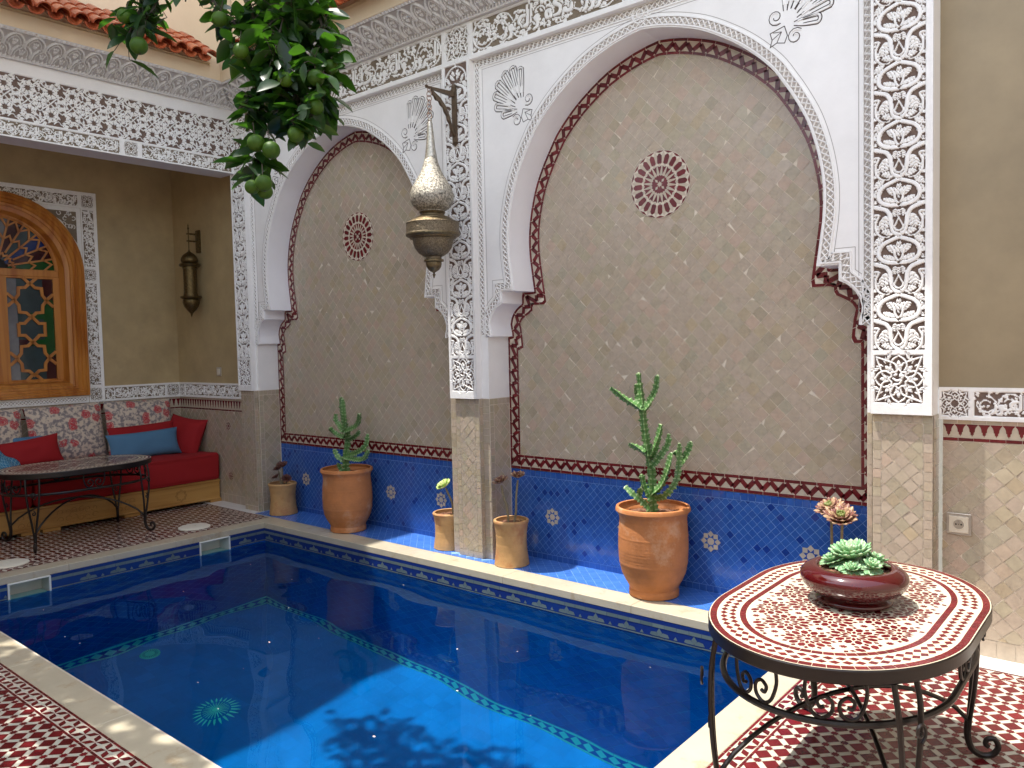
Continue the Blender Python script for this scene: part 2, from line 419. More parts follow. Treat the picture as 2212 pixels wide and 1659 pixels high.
def relief(name, fr, paint, depth, top, ground, parent=None, rep=(1, 1), surf=None, base=0):
    """height-mapped panel; paint value 1 = surface (h=base), 0 = sunk by depth"""
    a = np.tile(paint.a[:-1, :-1], (rep[1], rep[0])); a = np.pad(a, ((0, 1), (0, 1)), mode='edge')
    ny, nx = a.shape
    X, Y = np.meshgrid(np.arange(nx)*paint.W/(paint.nx-1), np.arange(ny)*paint.H/(paint.ny-1))
    sm = a.copy()
    sm[1:-1, 1:-1] = (a[1:-1, 1:-1]*4+a[:-2, 1:-1]+a[2:, 1:-1]+a[1:-1, :-2]+a[1:-1, 2:])/8
    Hh = base-depth*(1-sm)
    if surf: V = surf(X, Y, Hh)
    else:
        o, u, v, n = (np.array(q) for q in (fr.o, fr.u, fr.v, fr.n))
        V = o+X[..., None]*u+Y[..., None]*v+Hh[..., None]*n
    V = V.reshape(-1, 3)
    idx = np.arange(ny*nx).reshape(ny, nx)
    F = np.stack([idx[:-1, :-1], idx[:-1, 1:], idx[1:, 1:], idx[1:, :-1]], -1).reshape(-1, 4)
    me = bpy.data.meshes.new(name)
    me.vertices.add(len(V)); me.vertices.foreach_set('co', V.ravel())
    me.loops.add(F.size); me.loops.foreach_set('vertex_index', F.ravel())
    me.polygons.add(len(F)); me.polygons.foreach_set('loop_start', np.arange(len(F))*4)
    me.materials.append(top); me.materials.append(ground)
    fa = (a[:-1, :-1]+a[1:, 1:]+a[:-1, 1:]+a[1:, :-1]).ravel()/4
    me.polygons.foreach_set('material_index', (fa < .45).astype(np.int32))
    me.polygons.foreach_set('use_smooth', np.zeros(len(F), bool))
    me.update(calc_edges=True); me.validate()
    return link(name, me, parent)
# ============================================================ ARCHITECTURE
F_main = lambda y: Fr((0, y, 0), (1, 0, 0), (0, 0, 1))      # faces -Y ; a = x, b = z
F_left = lambda x: Fr((x, 0, 0), (0, 1, 0), (0, 0, 1))      # faces +X ; a = y, b = z
F_near = lambda y: Fr((0, y, 0), (-1, 0, 0), (0, 0, 1))     # faces +Y ; a = -x
F_right = lambda x: Fr((x, 0, 0), (0, -1, 0), (0, 0, 1))    # faces -X ; a = -y
F_floor = lambda z: Fr((0, 0, z), (1, 0, 0), (0, 1, 0))     # faces up
PX0, PX1, PY0, PY1 = -6.045, -1.38, 1.42, 3.80               # pool
PD = -1.87; WZ = -.155

# ---------------------------------------------------- mosaic floor
def star(cx, cy, r0, r1, n=8, ph=0):
    return [(cx+(r0 if k % 2 == 0 else r1)*math.cos(ph+PI*k/n), cy+(r0 if k % 2 == 0 else r1)*math.sin(ph+PI*k/n)) for k in range(2*n)]
def mosaic_field(mb, rect):
    fr = F_floor(0); q = .0512; ox, oy = -3.5212, 1.0545
    sheet(mb, fr, rect, grout_w, .0006)
    for i in range(int((rect[0]-ox)/q)-1, int((rect[2]-ox)/q)+2):
        for j in range(int((rect[1]-oy)/q)-1, int((rect[3]-oy)/q)+2):
            x, y = ox+i*q, oy+j*q
            if (i+j) % 2:
                g = .0345
                tile(mb, fr, clip_rect([(x+g, y), (x, y+g), (x-g, y), (x, y-g)], rect), tile_rf, .0016, .006, None, .0006)
            else:
                if rect[0]+.012 < x < rect[2]-.012 and rect[1]+.012 < y < rect[3]-.012:
                    tile(mb, fr, star(x, y, .0165, .0115), tile_rf, .0020, .004)
                for sx in (1, -1):
                    e = .010; a = Vector((sx, 1)).normalized(); n = Vector((-a.y, a.x))*.0095
                    p0 = Vector((x, y))+a*.0135; p1 = Vector((x+sx*q, y+q))-a*.0135
                    P = [p0-n, p1-n, p1+n, p0+n]
                    tile(mb, fr, clip_rect([tuple(v) for v in P], rect), tile_wf, .0014, .005, None, .0005)
def mosaic_border(mb, x0, y0, x1, y1):
    """band between two corners; long axis decides the direction"""
    fr = F_floor(0); hor = (x1-x0) > (y1-y0)
    L = (x1-x0) if hor else (y1-y0); wd = (y1-y0) if hor else (x1-x0)
    P = (lambda s, t: (x0+s, y0+t)) if hor else (lambda s, t: (x0+t, y0+s))
    sheet(mb, fr, (x0, y0, x1, y1), grout_w, .0008)
    lw = .0105
    n = max(1, round(L/.055)); d = L/n
    for k in range(n):
        for t in (0, wd-lw):
            a, b = P(k*d+.001, t), P((k+1)*d-.001, t+lw)
            tile(mb, fr, [(a[0], a[1]), (b[0], a[1]), (b[0], b[1]), (a[0], b[1])], tile_rf, .0018, .006)
    c = wd/2; hw = c-lw-.001; n = max(1, round(L/.0985)); d = L/n
    for k in range(n):
        s0 = (k+.5)*d
        for sx in (-1, 1):
            for sy in (-1, 1):
                ex, ey = sx*d/2, sy*hw
                A = Vector((s0, c)); B = Vector((s0+ex, c+ey)); dd = (B-A); nn = Vector((-dd.y, dd.x)).normalized()*.0145; M = (A+B)/2
                tile(mb, fr, [P(*(A+dd*.04)), P(*(M-nn)), P(*(B-dd*.04)), P(*(M+nn))], tile_rf, .0020, .006)
        # white kites of the eight-pointed star
        for (ax, ay) in ((1, 0), (-1, 0), (0, 1), (0, -1)):
            L2 = d/2-.002 if ax else hw-.001
            A = Vector((s0, c)); B = A+Vector((ax, ay))*L2; nn = Vector((-ay, ax))*.0185; M = A.lerp(B, .55)
            tile(mb, fr, [P(*(A+(B-A)*.05)), P(*(M-nn)), P(*B), P(*(M+nn))], tile_wf, .0014, .006)
mb = MB()
big = F_floor(0)
for r in ((-8.1, -2, 1.9, PY0+.01), (-8.1, PY0+.01, PX0-.01, 4.3), (PX1+.01, PY0+.01, 1.9, 4.3), (PX0-.01, PY1+.01, PX1+.01, 4.3)): sheet(mb, big, r, grout_w, -.001)
mosaic_field(mb, (-7.3, -1.0, 1.5, 1.176))
mosaic_field(mb, (-1.14, 1.176, 1.5, 3.905))
mosaic_field(mb, (-7.45, 1.176, -6.295, 3.86))
mosaic_border(mb, -6.20, 1.176, -1.234, 1.272)
mosaic_border(mb, -1.234, 1.176, -1.14, 4.0)
mosaic_border(mb, -1.14, 3.905, 1.5, 4.0)
mosaic_border(mb, -6.295, 1.176, -6.20, 3.955)
mosaic_border(mb, -7.45, 3.86, -6.295, 3.955)
mb.box((-1.234, 4.003, -.01), (1.5, 4.16, .003), marble_w, .5)
mb.box((-7.45, 3.958, -.01), (-6.72, 4.13, .003), marble_w, .5)
mb.box((-6.72, 3.958, -.01), (-6.47, 4.04, .0025), marble_w, .5)
tag(mb.build('floor'), kind='structure')

# ---------------------------------------------------- coping
mb = MB()
def slabs(x0, y0, x1, y1, n, hor):
    for k in range(n):
        g = .0012
        if hor: a, b = x0+(x1-x0)*k/n, x0+(x1-x0)*(k+1)/n; mb.box((a+g, y0, -.045), (b-g, y1, .003), marble, random.random(), .003)
        else: a, b = y0+(y1-y0)*k/n, y0+(y1-y0)*(k+1)/n; mb.box((x0, a+g, -.045), (x1, b-g, .003), marble, random.random(), .003)
slabs(-6.20, 3.80, -1.38, 3.975, 5, True)
slabs(-6.20, 1.272, -1.38, 1.42, 5, True)
slabs(-6.20, 1.42, PX0, 3.80, 3, False)
slabs(-1.38, 1.272, -1.234, 3.975, 3, False)
tag(mb.build('pool_coping'), kind='structure')

# ---------------------------------------------------- basin
pool_bl = mat('pool_blue', (.012, .135, .46), (.006, .09, .36), rough=.3, nz=.1, nscale=14)
pool_fl = mat('pool_floor_blue', (.018, .185, .52), (.014, .155, .45), rough=.35, nz=.1, nscale=10)
pool_gr = mat('pool_grout', (.20, .38, .62), rough=.8)
pool_lt = mat('pool_pale', (.85, .92, .68), (.75, .84, .60), rough=.3)
band_gr = mat('band_grey', (.13, .17, .17), (.09, .125, .13), rough=.3)
band_nv = mat('band_navy', (.010, .028, .16), rough=.12)
mb = MB()
def pool_wall(fr, a0, a1, holes=()):
    seg = [a0]+[q for h in holes for q in h]+[a1]
    sheet(mb, fr, (a0, PD, a1, -.175), pool_gr)
    for k in range(0, len(seg), 2):
        r = (seg[k], seg[k+1])
        sheet(mb, fr, (r[0], -.175, r[1], -.045), band_nv)
        bricks(mb, fr, (r[0], -.090, r[1], -.067), .075, .023, band_gr, .0015, .0012)
        bricks(mb, fr, (r[0], -.151, r[1], -.142), .075, .009, band_gr, .0012, .0012)
    P = .2115
    for k in range(int((a1-a0)/P)+1):
        c = a0+.075+k*P
        if c+.07 > a1 or any(h[0]-.07 < c < h[1]+.07 for h in holes): continue
        b = -.137
        for poly in ([(-.06, .004), (-.052, .020), (-.022, .024), (-.012, .012), (0, 0), (-.045, 0)], [(-.018, .022), (0, .048), (.018, .022), (.006, .004), (-.006, .004)], [(.012, .012), (.022, .024), (.052, .020), (.062, .002), (.045, 0), (0, 0)], [(.088, .001), (.10, .02), (.112, .001), (.10, -.001)]):
            mb.face([fr(c+x, b+y*.98, .0012) for x, y in (poly if area(poly) > 0 else poly[::-1])], band_gr)
    diamonds(mb, fr, (a0, -1.73, a1, -.155), .085, pool_bl, .003, .0012, .009, keep=lambda x, y: not (y > -.24 and any(h[0]-.01 < x < h[1]+.01 for h in holes)))
    for z0, z1 in ((-1.762, -1.738), (-1.868, -1.846)): bricks(mb, fr, (a0, z0, a1, z1), .09, .02, pool_lt, .002, .0015)
    sheet(mb, fr, (a0, -1.852, a1, -1.758), pool_bl, .0006)
    n = round((a1-a0)/.093); d = (a1-a0)/n
    for k in range(n):
        c = a0+(k+.5)*d; tile(mb, fr, [(c+.043, -1.804), (c, -1.763), (c-.043, -1.804), (c, -1.845)], pool_lt, .0014, .004)
SK = ((1.82, 2.09), (3.20, 3.47))
pool_wall(F_main(PY1), PX0, PX1)
pool_wall(F_left(PX0), PY0, PY1, SK)
pool_wall(F_near(PY0), -PX1, -PX0)
pool_wall(F_right(PX1), -PY1, -PY0)
ff = F_floor(PD)
sheet(mb, ff, (PX0, PY0, PX1, PY1), mat('pool_joint', (.012, .15, .45), rough=.8))
def in_med(x, y): return math.hypot(x+4.78, y-2.60) > .16
def floor_grid(rect, s):
    nx = round((rect[2]-rect[0])/s); ny = round((rect[3]-rect[1])/s)
    for i in range(nx):
        for j in range(ny):
            x, y = rect[0]+(i+.5)*(rect[2]-rect[0])/nx, rect[1]+(j+.5)*(rect[3]-rect[1])/ny
            tile(mb, ff, [(x-s/2+.0015, y-s/2+.0015), (x+s/2-.0015, y-s/2+.0015), (x+s/2-.0015, y+s/2-.0015), (x-s/2+.0015, y+s/2-.0015)], pool_fl, .0015, .0035)
floor_grid((PX0, PY0, PX1, PY1), .115)
# sunk star medallion in the pool floor
for k in range(24):
    a = 2*PI*k/24; c, s_ = math.cos(a), math.sin(a)
    def q(r, b): return (-4.78+r*math.cos(a+b), 2.60+r*math.sin(a+b))
    for P in ([q(.10, -.07), q(.13, -.05), q(.158, 0), q(.13, .05), q(.10, .07)], [q(.03, -.12), q(.09, -.03), q(.09, .03), q(.03, .12)]):
        mb.face([ff(x, y, .005) for x, y in P], pool_lt)
mb.face([ff(-4.78+.028*math.cos(k*PI/4), 2.60+.028*math.sin(k*PI/4), .005) for k in range(8)], pool_lt)
basin = tag(mb.build('pool_basin'), kind='structure')
basin.cycles.is_caustics_receiver = True
# lit-glass disc on the pool floor, skimmers, lids
sk_w = mat('white_plastic', (.72, .74, .70), rough=.4, nz=.05)
glass_d = mat('drain_grille', (.45, .62, .45), rough=.4)
mb = MB()
mb.lathe([(0, .012), (.062, .012), (.07, .004), (.075, 0)], glass_d, (-5.87, 2.69, PD), 32)
for k in range(24):
    a = 2*PI*k/24
    mb.tube([(-5.87+.035*math.cos(a), 2.69+.035*math.sin(a), PD+.013), (-5.87+.058*math.cos(a), 2.69+.058*math.sin(a), PD+.013)], .0018, band_nv, 5)
dr = tag(mb.build('pool_drain'), 'round pale grooved drain cover on the pool floor near the left corner', 'drain')
dr.cycles.is_caustics_receiver = True
for k, (y0, y1) in enumerate(SK):
    mb = MB(); x = PX0; z0, z1 = -.175, -.050
    e = .012
    for a, b in (((x-.004, y0, z0), (x+.008, y0+e, z1)), ((x-.004, y1-e, z0), (x+.008, y1, z1)), ((x-.004, y0+e, z1-e*.5), (x+.008, y1-e, z1))): mb.box(a, b, sk_w)
    mb.box((x-.16, y0, z0-.05), (x-.004, y0+.005, z1), sk_w); mb.box((x-.16, y1-.005, z0-.05), (x-.004, y1, z1), sk_w)
    mb.box((x-.165, y0, z0-.05), (x-.16, y1, z1), sk_w); mb.box((x-.16, y0+.005, z1), (x-.004, y1-.005, z1+.004), sk_w); mb.box((x-.16, y0+.005, z0-.02), (x-.004, y1-.005, z0-.015), sk_w)
    mb.box((x-.14, y0+.012, WZ-.012), (x-.006, y1-.012, WZ-.008), mat('skimmer_water', (.30, .55, .52), rough=.15))
    tag(mb.build('pool_skimmer'), ('white framed skimmer opening in the pool wall nearer the far corner', 'white framed skimmer opening in the pool wall at the left edge of the photo')[1-k], 'skimmer', 'skimmer openings in the pool wall')
for x, y, t in ((-6.40, 3.35, 'flat round off-white lid on the mosaic floor near the pool corner'), (-6.42, 1.95, 'flat round off-white lid on the mosaic floor at the left edge of the photo')):
    mb = MB(); mb.lathe([(0, .010), (.015, .010), (.018, .014), (.09, .014), (.118, .010), (.128, .006), (.13, .001)], mat('lid_plastic', (.74, .70, .58), rough=.45, nz=.06), (0, 0, .002), 48)
    o = tag(mb.build('skimmer_lid'), t, 'lid', 'round skimmer lids'); o.location = (x, y, 0)
# water
n1, n2 = 150, 80
X, Y = np.meshgrid(np.linspace(PX0-.002, PX1+.002, n1), np.linspace(PY0-.002, PY1+.002, n2))
Zw = WZ+.0020*np.sin(2.1*X+1.2*Y+.6)+.0016*np.sin(5.3*X-3.9*Y+1.1)+.0010*np.sin(9.1*X+6.2*Y)+.0005*np.sin(13.3*Y-8.1*X+2)+.00025*np.sin(19.7*X+15*Y)
V = np.stack([X, Y, Zw], -1).reshape(-1, 3); idx = np.arange(n1*n2).reshape(n2, n1)
Fq = np.stack([idx[:-1, :-1], idx[:-1, 1:], idx[1:, 1:], idx[1:, :-1]], -1).reshape(-1, 4)
me = bpy.data.meshes.new('water'); me.from_pydata(V.tolist(), [], Fq.tolist()); me.polygons.foreach_set('use_smooth', [True]*len(Fq))
wm = bpy.data.materials.new('pool_water'); wm.use_nodes = True; nt = wm.node_tree; nt.nodes.clear()
o_ = nt.nodes.new('ShaderNodeOutputMaterial'); g_ = nt.nodes.new('ShaderNodeBsdfRefraction')
g_.inputs['IOR'].default_value = 1.33; g_.inputs['Roughness'].default_value = 0; g_.inputs['Color'].default_value = (.16, .90, 1, 1)
gl_ = nt.nodes.new('ShaderNodeBsdfGlossy'); gl_.inputs['Roughness'].default_value = 0; gl_.inputs['Color'].default_value = (.45, .72, 1, 1)
fn_ = nt.nodes.new('ShaderNodeFresnel'); fn_.inputs[0].default_value = 1.33; mx_ = nt.nodes.new('ShaderNodeMixShader')
nt.links.new(fn_.outputs[0], mx_.inputs[0]); nt.links.new(g_.outputs[0], mx_.inputs[1]); nt.links.new(gl_.outputs[0], mx_.inputs[2]); nt.links.new(mx_.outputs[0], o_.inputs[0]); me.materials.append(wm)
wo = tag(link('water', me), kind='structure'); wo.cycles.is_caustics_caster = True

# specks floating on the pool
mb = MB(); fk = mat('floating_petal', (.8, .78, .7), rough=.5); rk = random.Random(21)
for k in range(26):
    x, y, r = rk.uniform(-5.7, -1.7), rk.uniform(1.7, 3.65), rk.uniform(.0015, .0055); a = rk.uniform(0, 6.28); z = WZ+.0062
    mb.face([(x+r*math.cos(a+t)*(1.6 if k % 3 else 1), y+r*math.sin(a+t)*.8, z+.001*math.sin(t)) for t in (0, 1.2, 2.4, 3.6, 5)], fk)
tag(mb.build('floating_specks'), 'tiny pale specks and petals floating on the pool water', 'debris', kind='stuff')
# ---------------------------------------------------- blue ledge
mb = MB(); fr = F_floor(0)
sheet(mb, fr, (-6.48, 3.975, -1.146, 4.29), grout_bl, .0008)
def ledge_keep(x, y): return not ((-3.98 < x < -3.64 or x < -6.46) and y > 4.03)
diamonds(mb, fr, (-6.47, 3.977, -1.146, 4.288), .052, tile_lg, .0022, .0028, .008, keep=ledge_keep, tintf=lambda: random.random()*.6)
tag(mb.build('planting_ledge'), kind='structure')

# ---------------------------------------------------- arch profile
PROF = [(1.24, .67), (1.24, 1.56), (1.20, 1.56), (1.203, 1.59), (1.213, 1.62), (1.215, 1.65), (1.207, 1.683), (1.187, 1.72), (1.165, 1.745), (1.14, 1.765), (1.105, 1.783), (1.105, 1.862), (0.995, 1.862)]
ARC = [(0.995, 1.862), (1.013, 1.99), (1.028, 2.11), (1.031, 2.23), (1.020, 2.34), (0.995, 2.46), (0.953, 2.59), (0.893, 2.71), (.835, 2.805), (.765, 2.905), (.64, 3.027), (.505, 3.125), (.37, 3.202), (.22, 3.258), (.10, 3.288), (.03, 3.299), (0, 3.303)]
arc = [(p[0], p[1]) for p in catmull([(a, b, 0) for a, b in ARC], 4)]
HALF = PROF[:-1]+arc
XC = (-5.24, -2.385)
def outline(xc, lo=0):
    h = HALF[lo:]
    return [(xc+a, b) for a, b in h]+[(xc-a, b) for a, b in h[::-1]][1:]
def medallion(mb, fr, cx, cy, Rr, h=.003):
    def f(pts, m, hh):
        pts = [(cx+x*Rr, cy+y*Rr) for x, y in pts]
        if area(pts) < 0: pts = pts[::-1]
        mb.face([fr(x, y, hh) for x, y in pts], m)
    def pol(r, a): return (r*math.sin(a), r*math.cos(a))
    f([pol(1.0, 2*PI*k/60) for k in range(60)], grout_be, h); 
    n = 20; d = 2*PI/n
    for k in range(n):
        a = k*d
        f([pol(.985, a-d*.49), pol(.99, a), pol(.985, a+d*.49), pol(.925, a)], tile_rd, h+.0009)
        f([pol(.575, a), pol(.63, a-d*.38), pol(.84, a-d*.30), pol(.90, a-d*.10), pol(.905, a), pol(.90, a+d*.10), pol(.84, a+d*.30), pol(.63, a+d*.38)], tile_rd, h+.0009)
        f([pol(.97, a+d*.5), pol(.86, a+d*.28), pol(.80, a+d*.30), pol(.60, a+d*.47), pol(.60, a+d*.53), pol(.80, a+d*.70), pol(.86, a+d*.72)], tile_cr, h+.0008)
        f([pol(.615, a), pol(.572, a-d*.26), pol(.53, a), pol(.572, a+d*.26)], tile_cr, h+.0012)
        f([pol(.555, a-d*.42), pol(.515, a), pol(.555, a+d*.42), pol(.29, a)], tile_rd, h+.0009)
        f([pol(.54, a+d*.5), pol(.31, a+d*.12), pol(.25, a+d*.5), pol(.31, a+d*.88)], tile_cr, h+.0008)
    f([pol(.245 if k % 2 else .29, 2*PI*k/40) for k in range(40)], tile_rd, h+.0012)
    f([pol(.05 if k % 2 else .10, 2*PI*k/16) for k in range(16)], tile_cr, h+.0018)
    for k in range(4):
        a = PI/4+k*PI/2
        f([pol(.09, a), pol(.15, a-.28), pol(.22, a), pol(.15, a+.28)], tile_cr, h+.0018)
def blue_star(mb, fr, cx, cy):
    def f(pts, m, hh):
        if area(pts) < 0: pts = pts[::-1]
        mb.face([fr(x, y, hh) for x, y in pts], m)
    f([(cx+.046*math.cos(k*PI/4), cy+.046*math.sin(k*PI/4)) for k in range(8)], tile_bl, .0030)
    for k in range(8):
        a = k*PI/4; c, s_ = math.cos(a), math.sin(a)
        P = [(.0245, 0), (.044, -.019), (.064, 0), (.044, .019)]
        f([(cx+x*c-y*s_, cy+x*s_+y*c) for x, y in P], tile_cr, .0036)
    f([(cx+.0225*math.cos(PI/8+k*PI/4), cy+.0225*math.sin(PI/8+k*PI/4)) for k in range(8)], tile_cr, .0036)

wall = empty('arcade_wall', (0, 0, 0), 'white arcaded wall with two tiled horseshoe niches behind the pool', 'wall')
YB, YA, YP = 4.29, 4.07, 4.035
for ni, xc in enumerate(XC):
    x0, x1 = xc-1.24, xc+1.24
    fr = F_main(YB)
    P_ = outline(xc)
    arcpts = [(a, b) for a, b in arc]
    ya = np.array([p[1] for p in HALF[2:]]); xa = np.array([p[0] for p in HALF[2:]])
    def keep(x, z):
        dx = abs(x-xc)
        if z < 1.5: return dx < 1.26
        return dx < float(np.interp(z, ya, xa))+.02 if z < 3.30 else False
    mb = MB()
    sheet(mb, fr, (x0-.01, .60, x1+.01, 3.36), grout_be)
    diamonds(mb, fr, (x0, .70, x1, 3.34), .0665, tile_be, .0021, .0012, .016, keep=keep, off=(xc, 2.44), tintf=tb)
    o = mb.build('tile_field', wall)
    mb = MB()
    st = Strip(P_, 0, .092); zigzag_band(mb, fr, st, .0042)
    st = Strip([(x0, .62), (x1, .62)], 0, .101); zigzag_band(mb, fr, st, .0036)
    b_ = mb.build('zigzag_border', wall); tag(b_, 'oxblood and cream zigzag border')
    mb = MB(); medallion(mb, fr, xc-.01, 2.45 if ni else 2.435, .203, .0035); mb.build('round_medallion', o)
    mb = MB()
    sheet(mb, fr, (x0-.01, 0, x1+.01, .62), grout_bl)
    bricks(mb, fr, (x0, .575, x1, .619), .044, .044, tile_bl, .002, .0014, .008, tintf=lambda: random.random()*.5)
    bricks(mb, fr, (x0, .002, x1, .040), .044, .038, tile_bl, .002, .0014, .008, tintf=lambda: random.random()*.5)
    diamonds(mb, fr, (x0, .042, x1, .573), .0385, tile_bl, .0024, .0014, .011, off=(xc+.012, .5), tintf=lambda: 1 if random.random() < .05 else random.random()*.35)
    for k in range(5):
        sx = (-6.10+.585*k) if ni == 0 else (-3.262+.588*k)
        if x0+.1 < sx < x1-.05: blue_star(mb, fr, sx, .308)
    mb.build('blue_tile_dado', wall)
    # white front plane with the arch cut out, and the soffit of the arch
    mb = MB(); fa = F_main(YA)
    zt = 3.44
    op = [p for p in outline(xc, 2)]
    xl, xr = (-6.50, -3.945) if ni == 0 else (-3.69, -1.112)
    poly = [(xl, 1.56), (op[-1][0], 1.56)]+op[::-1][1:]+[(xr, 1.56), (xr, zt), (xl, zt)]
    tris = tessellate_polygon([[Vector((a, b, 0)) for a, b in poly]])
    for t in tris:
        q = [poly[i] for i in t]
        if area(q) < 0: q = q[::-1]
        mb.face([fa(a, b) for a, b in q], plaster, .5)
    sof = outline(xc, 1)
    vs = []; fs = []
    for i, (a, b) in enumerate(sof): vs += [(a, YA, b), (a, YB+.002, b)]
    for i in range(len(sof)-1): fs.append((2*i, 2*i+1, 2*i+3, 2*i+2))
    mb.mesh(vs, fs, mat('soffit_bounce_white', (.90, .90, .92), rough=.38, nz=.03, nscale=4, bump=.15, bscale=18, bdist=.004), .5, True)  # extra white stands in for light bounced up from pool and ledge
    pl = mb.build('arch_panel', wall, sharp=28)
    # jambs (plaster above the tiles) and the little fillets beside the pilasters
    mb = MB()
    for (xx, s_) in ((x0, 1), (x1, -1)):
        fj = F_left(xx) if s_ > 0 else F_right(xx)
        r = (YA, 1.13, YB, 1.56) if s_ > 0 else (-YB, 1.13, -YA, 1.56)
        sheet(mb, fj, r, plaster)
        r = (YA, 0, YB, 1.13) if s_ > 0 else (-YB, 0, -YA, 1.13)
        sheet(mb, fj, r, grout_be, .0)
        rr = (r[0]+.045, .08, r[2]-.012, 1.085)
        diamonds(mb, fj, rr, .0622, tile_be, .002, .0016, .012, tintf=tb)
        bricks(mb, fj, (r[0]+.002, 1.087, r[2]-.002, 1.128), .045, .041, tile_be, .002, .0016, .012, tintf=tb)
        bricks(mb, fj, (r[0]+.002, .004, r[2]-.002, .078), .07, .074, tile_be, .002, .0016, .012, tintf=tb)
        e0, e1 = ((r[0]+.002, r[0]+.043) if s_ > 0 else (r[2]-.043, r[2]-.002))
        bricks(mb, fj, (e0, .08, e1, 1.085), .041, .05, tile_be, .002, .0016, .014, tintf=tb)
        f0, f1 = (xl, xx) if s_ > 0 else (xx, xr)
        sheet(mb, fa, (f0, 1.13, f1, 1.56), plaster)
        sheet(mb, fa, (f0, 0, f1, 1.13), grout_be)
        bricks(mb, fa, (f0+.001, .004, f1-.001, 1.128), .06, .05, tile_be, .002, .0016, .014, tintf=tb)
    mb.build('niche_jamb', wall)
    # moulded diamond trim round the arch and round the panel
    mb = MB()
    ar = outline(xc, 2)
    chevrons(mb, fa, Strip(ar[::-1], .018, .054, 1), plaster, .007, .036)
    box = [(xl+.028, 1.575), (xl+.028, 3.412), (xr-.028, 3.412), (xr-.028, 1.575)]
    chevrons(mb, fa, Strip(box, -.018, .018, 1), plaster, .007, .036)
    dark_line = mat('groove_line', (.33, .30, .28), rough=.9)
    for pts, d in ((ar[::-1], .078), (box, -.045)):
        S = Strip(pts, d, d+.003)
        for i in range(len(pts)-1):
            q = [S.A[i], S.A[i+1], S.B[i+1], S.B[i]]
            if q[0][1] < 1.6 and q[1][1] < 1.6: continue
            if area([tuple(v) for v in q]) < 0: q = q[::-1]
            if pts is not box and abs(q[0][0]-xc) < .07: continue
            mb.face([fa(v[0], v[1], .0007) for v in q], dark_line, .5)
    # boss at the crown
    for r0, r1, hh in ((.022, .016, .010), (.052, .046, .008)):
        ring = [(xc+r0*math.cos(k*PI/12), 3.392+r0*math.sin(k*PI/12)*1.0) for k in range(25)]
        ribbon(mb, fa, ring, .007, plaster, hh)
    mb.build('moulded_trim', pl)
    # incised palmettes in the spandrels
    mb = MB()
    dkl = mat('incised_line', (.05, .035, .03), rough=.9)
    def palm(cx, cz, fx, mb=mb):
        lobes = []
        # base of the fan lower-inner corner, lobes fan outwards
        bx, bz = .10, -.10
        tips = [(-.105, .098, .031), (-.045, .150, .030), (.022, .168, .029), (.085, .150, .027), (-.130, .030, .031), (-.118, -.045, .030), (-.062, -.105, .029)]
        def T(p): return (cx+fx*p[0], cz+p[1])
        for (tx, tz, r) in tips:
            d = Vector((tx-bx, tz-bz)); L = d.length; d.normalize(); n = Vector((-d.y, d.x))
            def shape(rr, l0=.30):
                pts = []
                for k in range(9): 
                    a = -PI/2+PI*k/8
                    pts.append(Vector((tx, tz))+d*rr*math.cos(a)*.9+n*rr*math.sin(a))
                s0 = Vector((bx, bz))+d*(L*l0)
                cp = Vector((bx, bz))+d*L*.64
                return [T(v) for v in catmull([(*(s0-n*.009), 0), (*(cp-n*rr*.80), 0)]+[(*v, 0) for v in pts]+[(*(cp+n*rr*.80), 0), (*(s0+n*.009), 0)], 3)]
            ribbon(mb, fa, shape(r), .0045, dkl, .0012)
            ribbon(mb, fa, shape(r*.70, .42), .008, plaster, .0045)
            ribbon(mb, fa, shape(r*.34, .62), .004, dkl, .0012)
        def spiral(c, r0, a0, turns, sg):
            return [T((c[0]+r0*(1-.75*k/16)*math.cos(a0+sg*turns*2*PI*k/16), c[1]+r0*(1-.75*k/16)*math.sin(a0+sg*turns*2*PI*k/16))) for k in range(17)]
        ribbon(mb, fa, spiral((.145, -.045), .044, -2.2, 1.35, 1), .004, dkl, .0012)
        ribbon(mb, fa, spiral((.145, -.045), .036, -2.2, 1.2, 1), .006, plaster, .004)
        ribbon(mb, fa, spiral((.045, -.165), .044, 2.4, 1.35, -1), .004, dkl, .0012)
        ribbon(mb, fa, spiral((.045, -.165), .036, 2.4, 1.2, -1), .006, plaster, .004)
        tri = [(.10, -.10), (.175, -.12), (.165, -.155), (.175, -.19), (.14, -.175), (.10, -.185), (.085, -.15), (.10, -.10)]
        ribbon(mb, fa, [T(p) for p in tri], .004, dkl, .0012)
        for p in ((.165, -.155), (.14, -.175), (.16, -.12)): ribbon(mb, fa, [T((.115, -.125)), T(p)], .003, dkl, .0012)
    palm(xc+(.94 if ni else .985), 3.195 if ni else 3.14, -1); palm(xc-(.985 if ni else .98), 3.135, 1)
    mb.build('incised_palmette', pl)

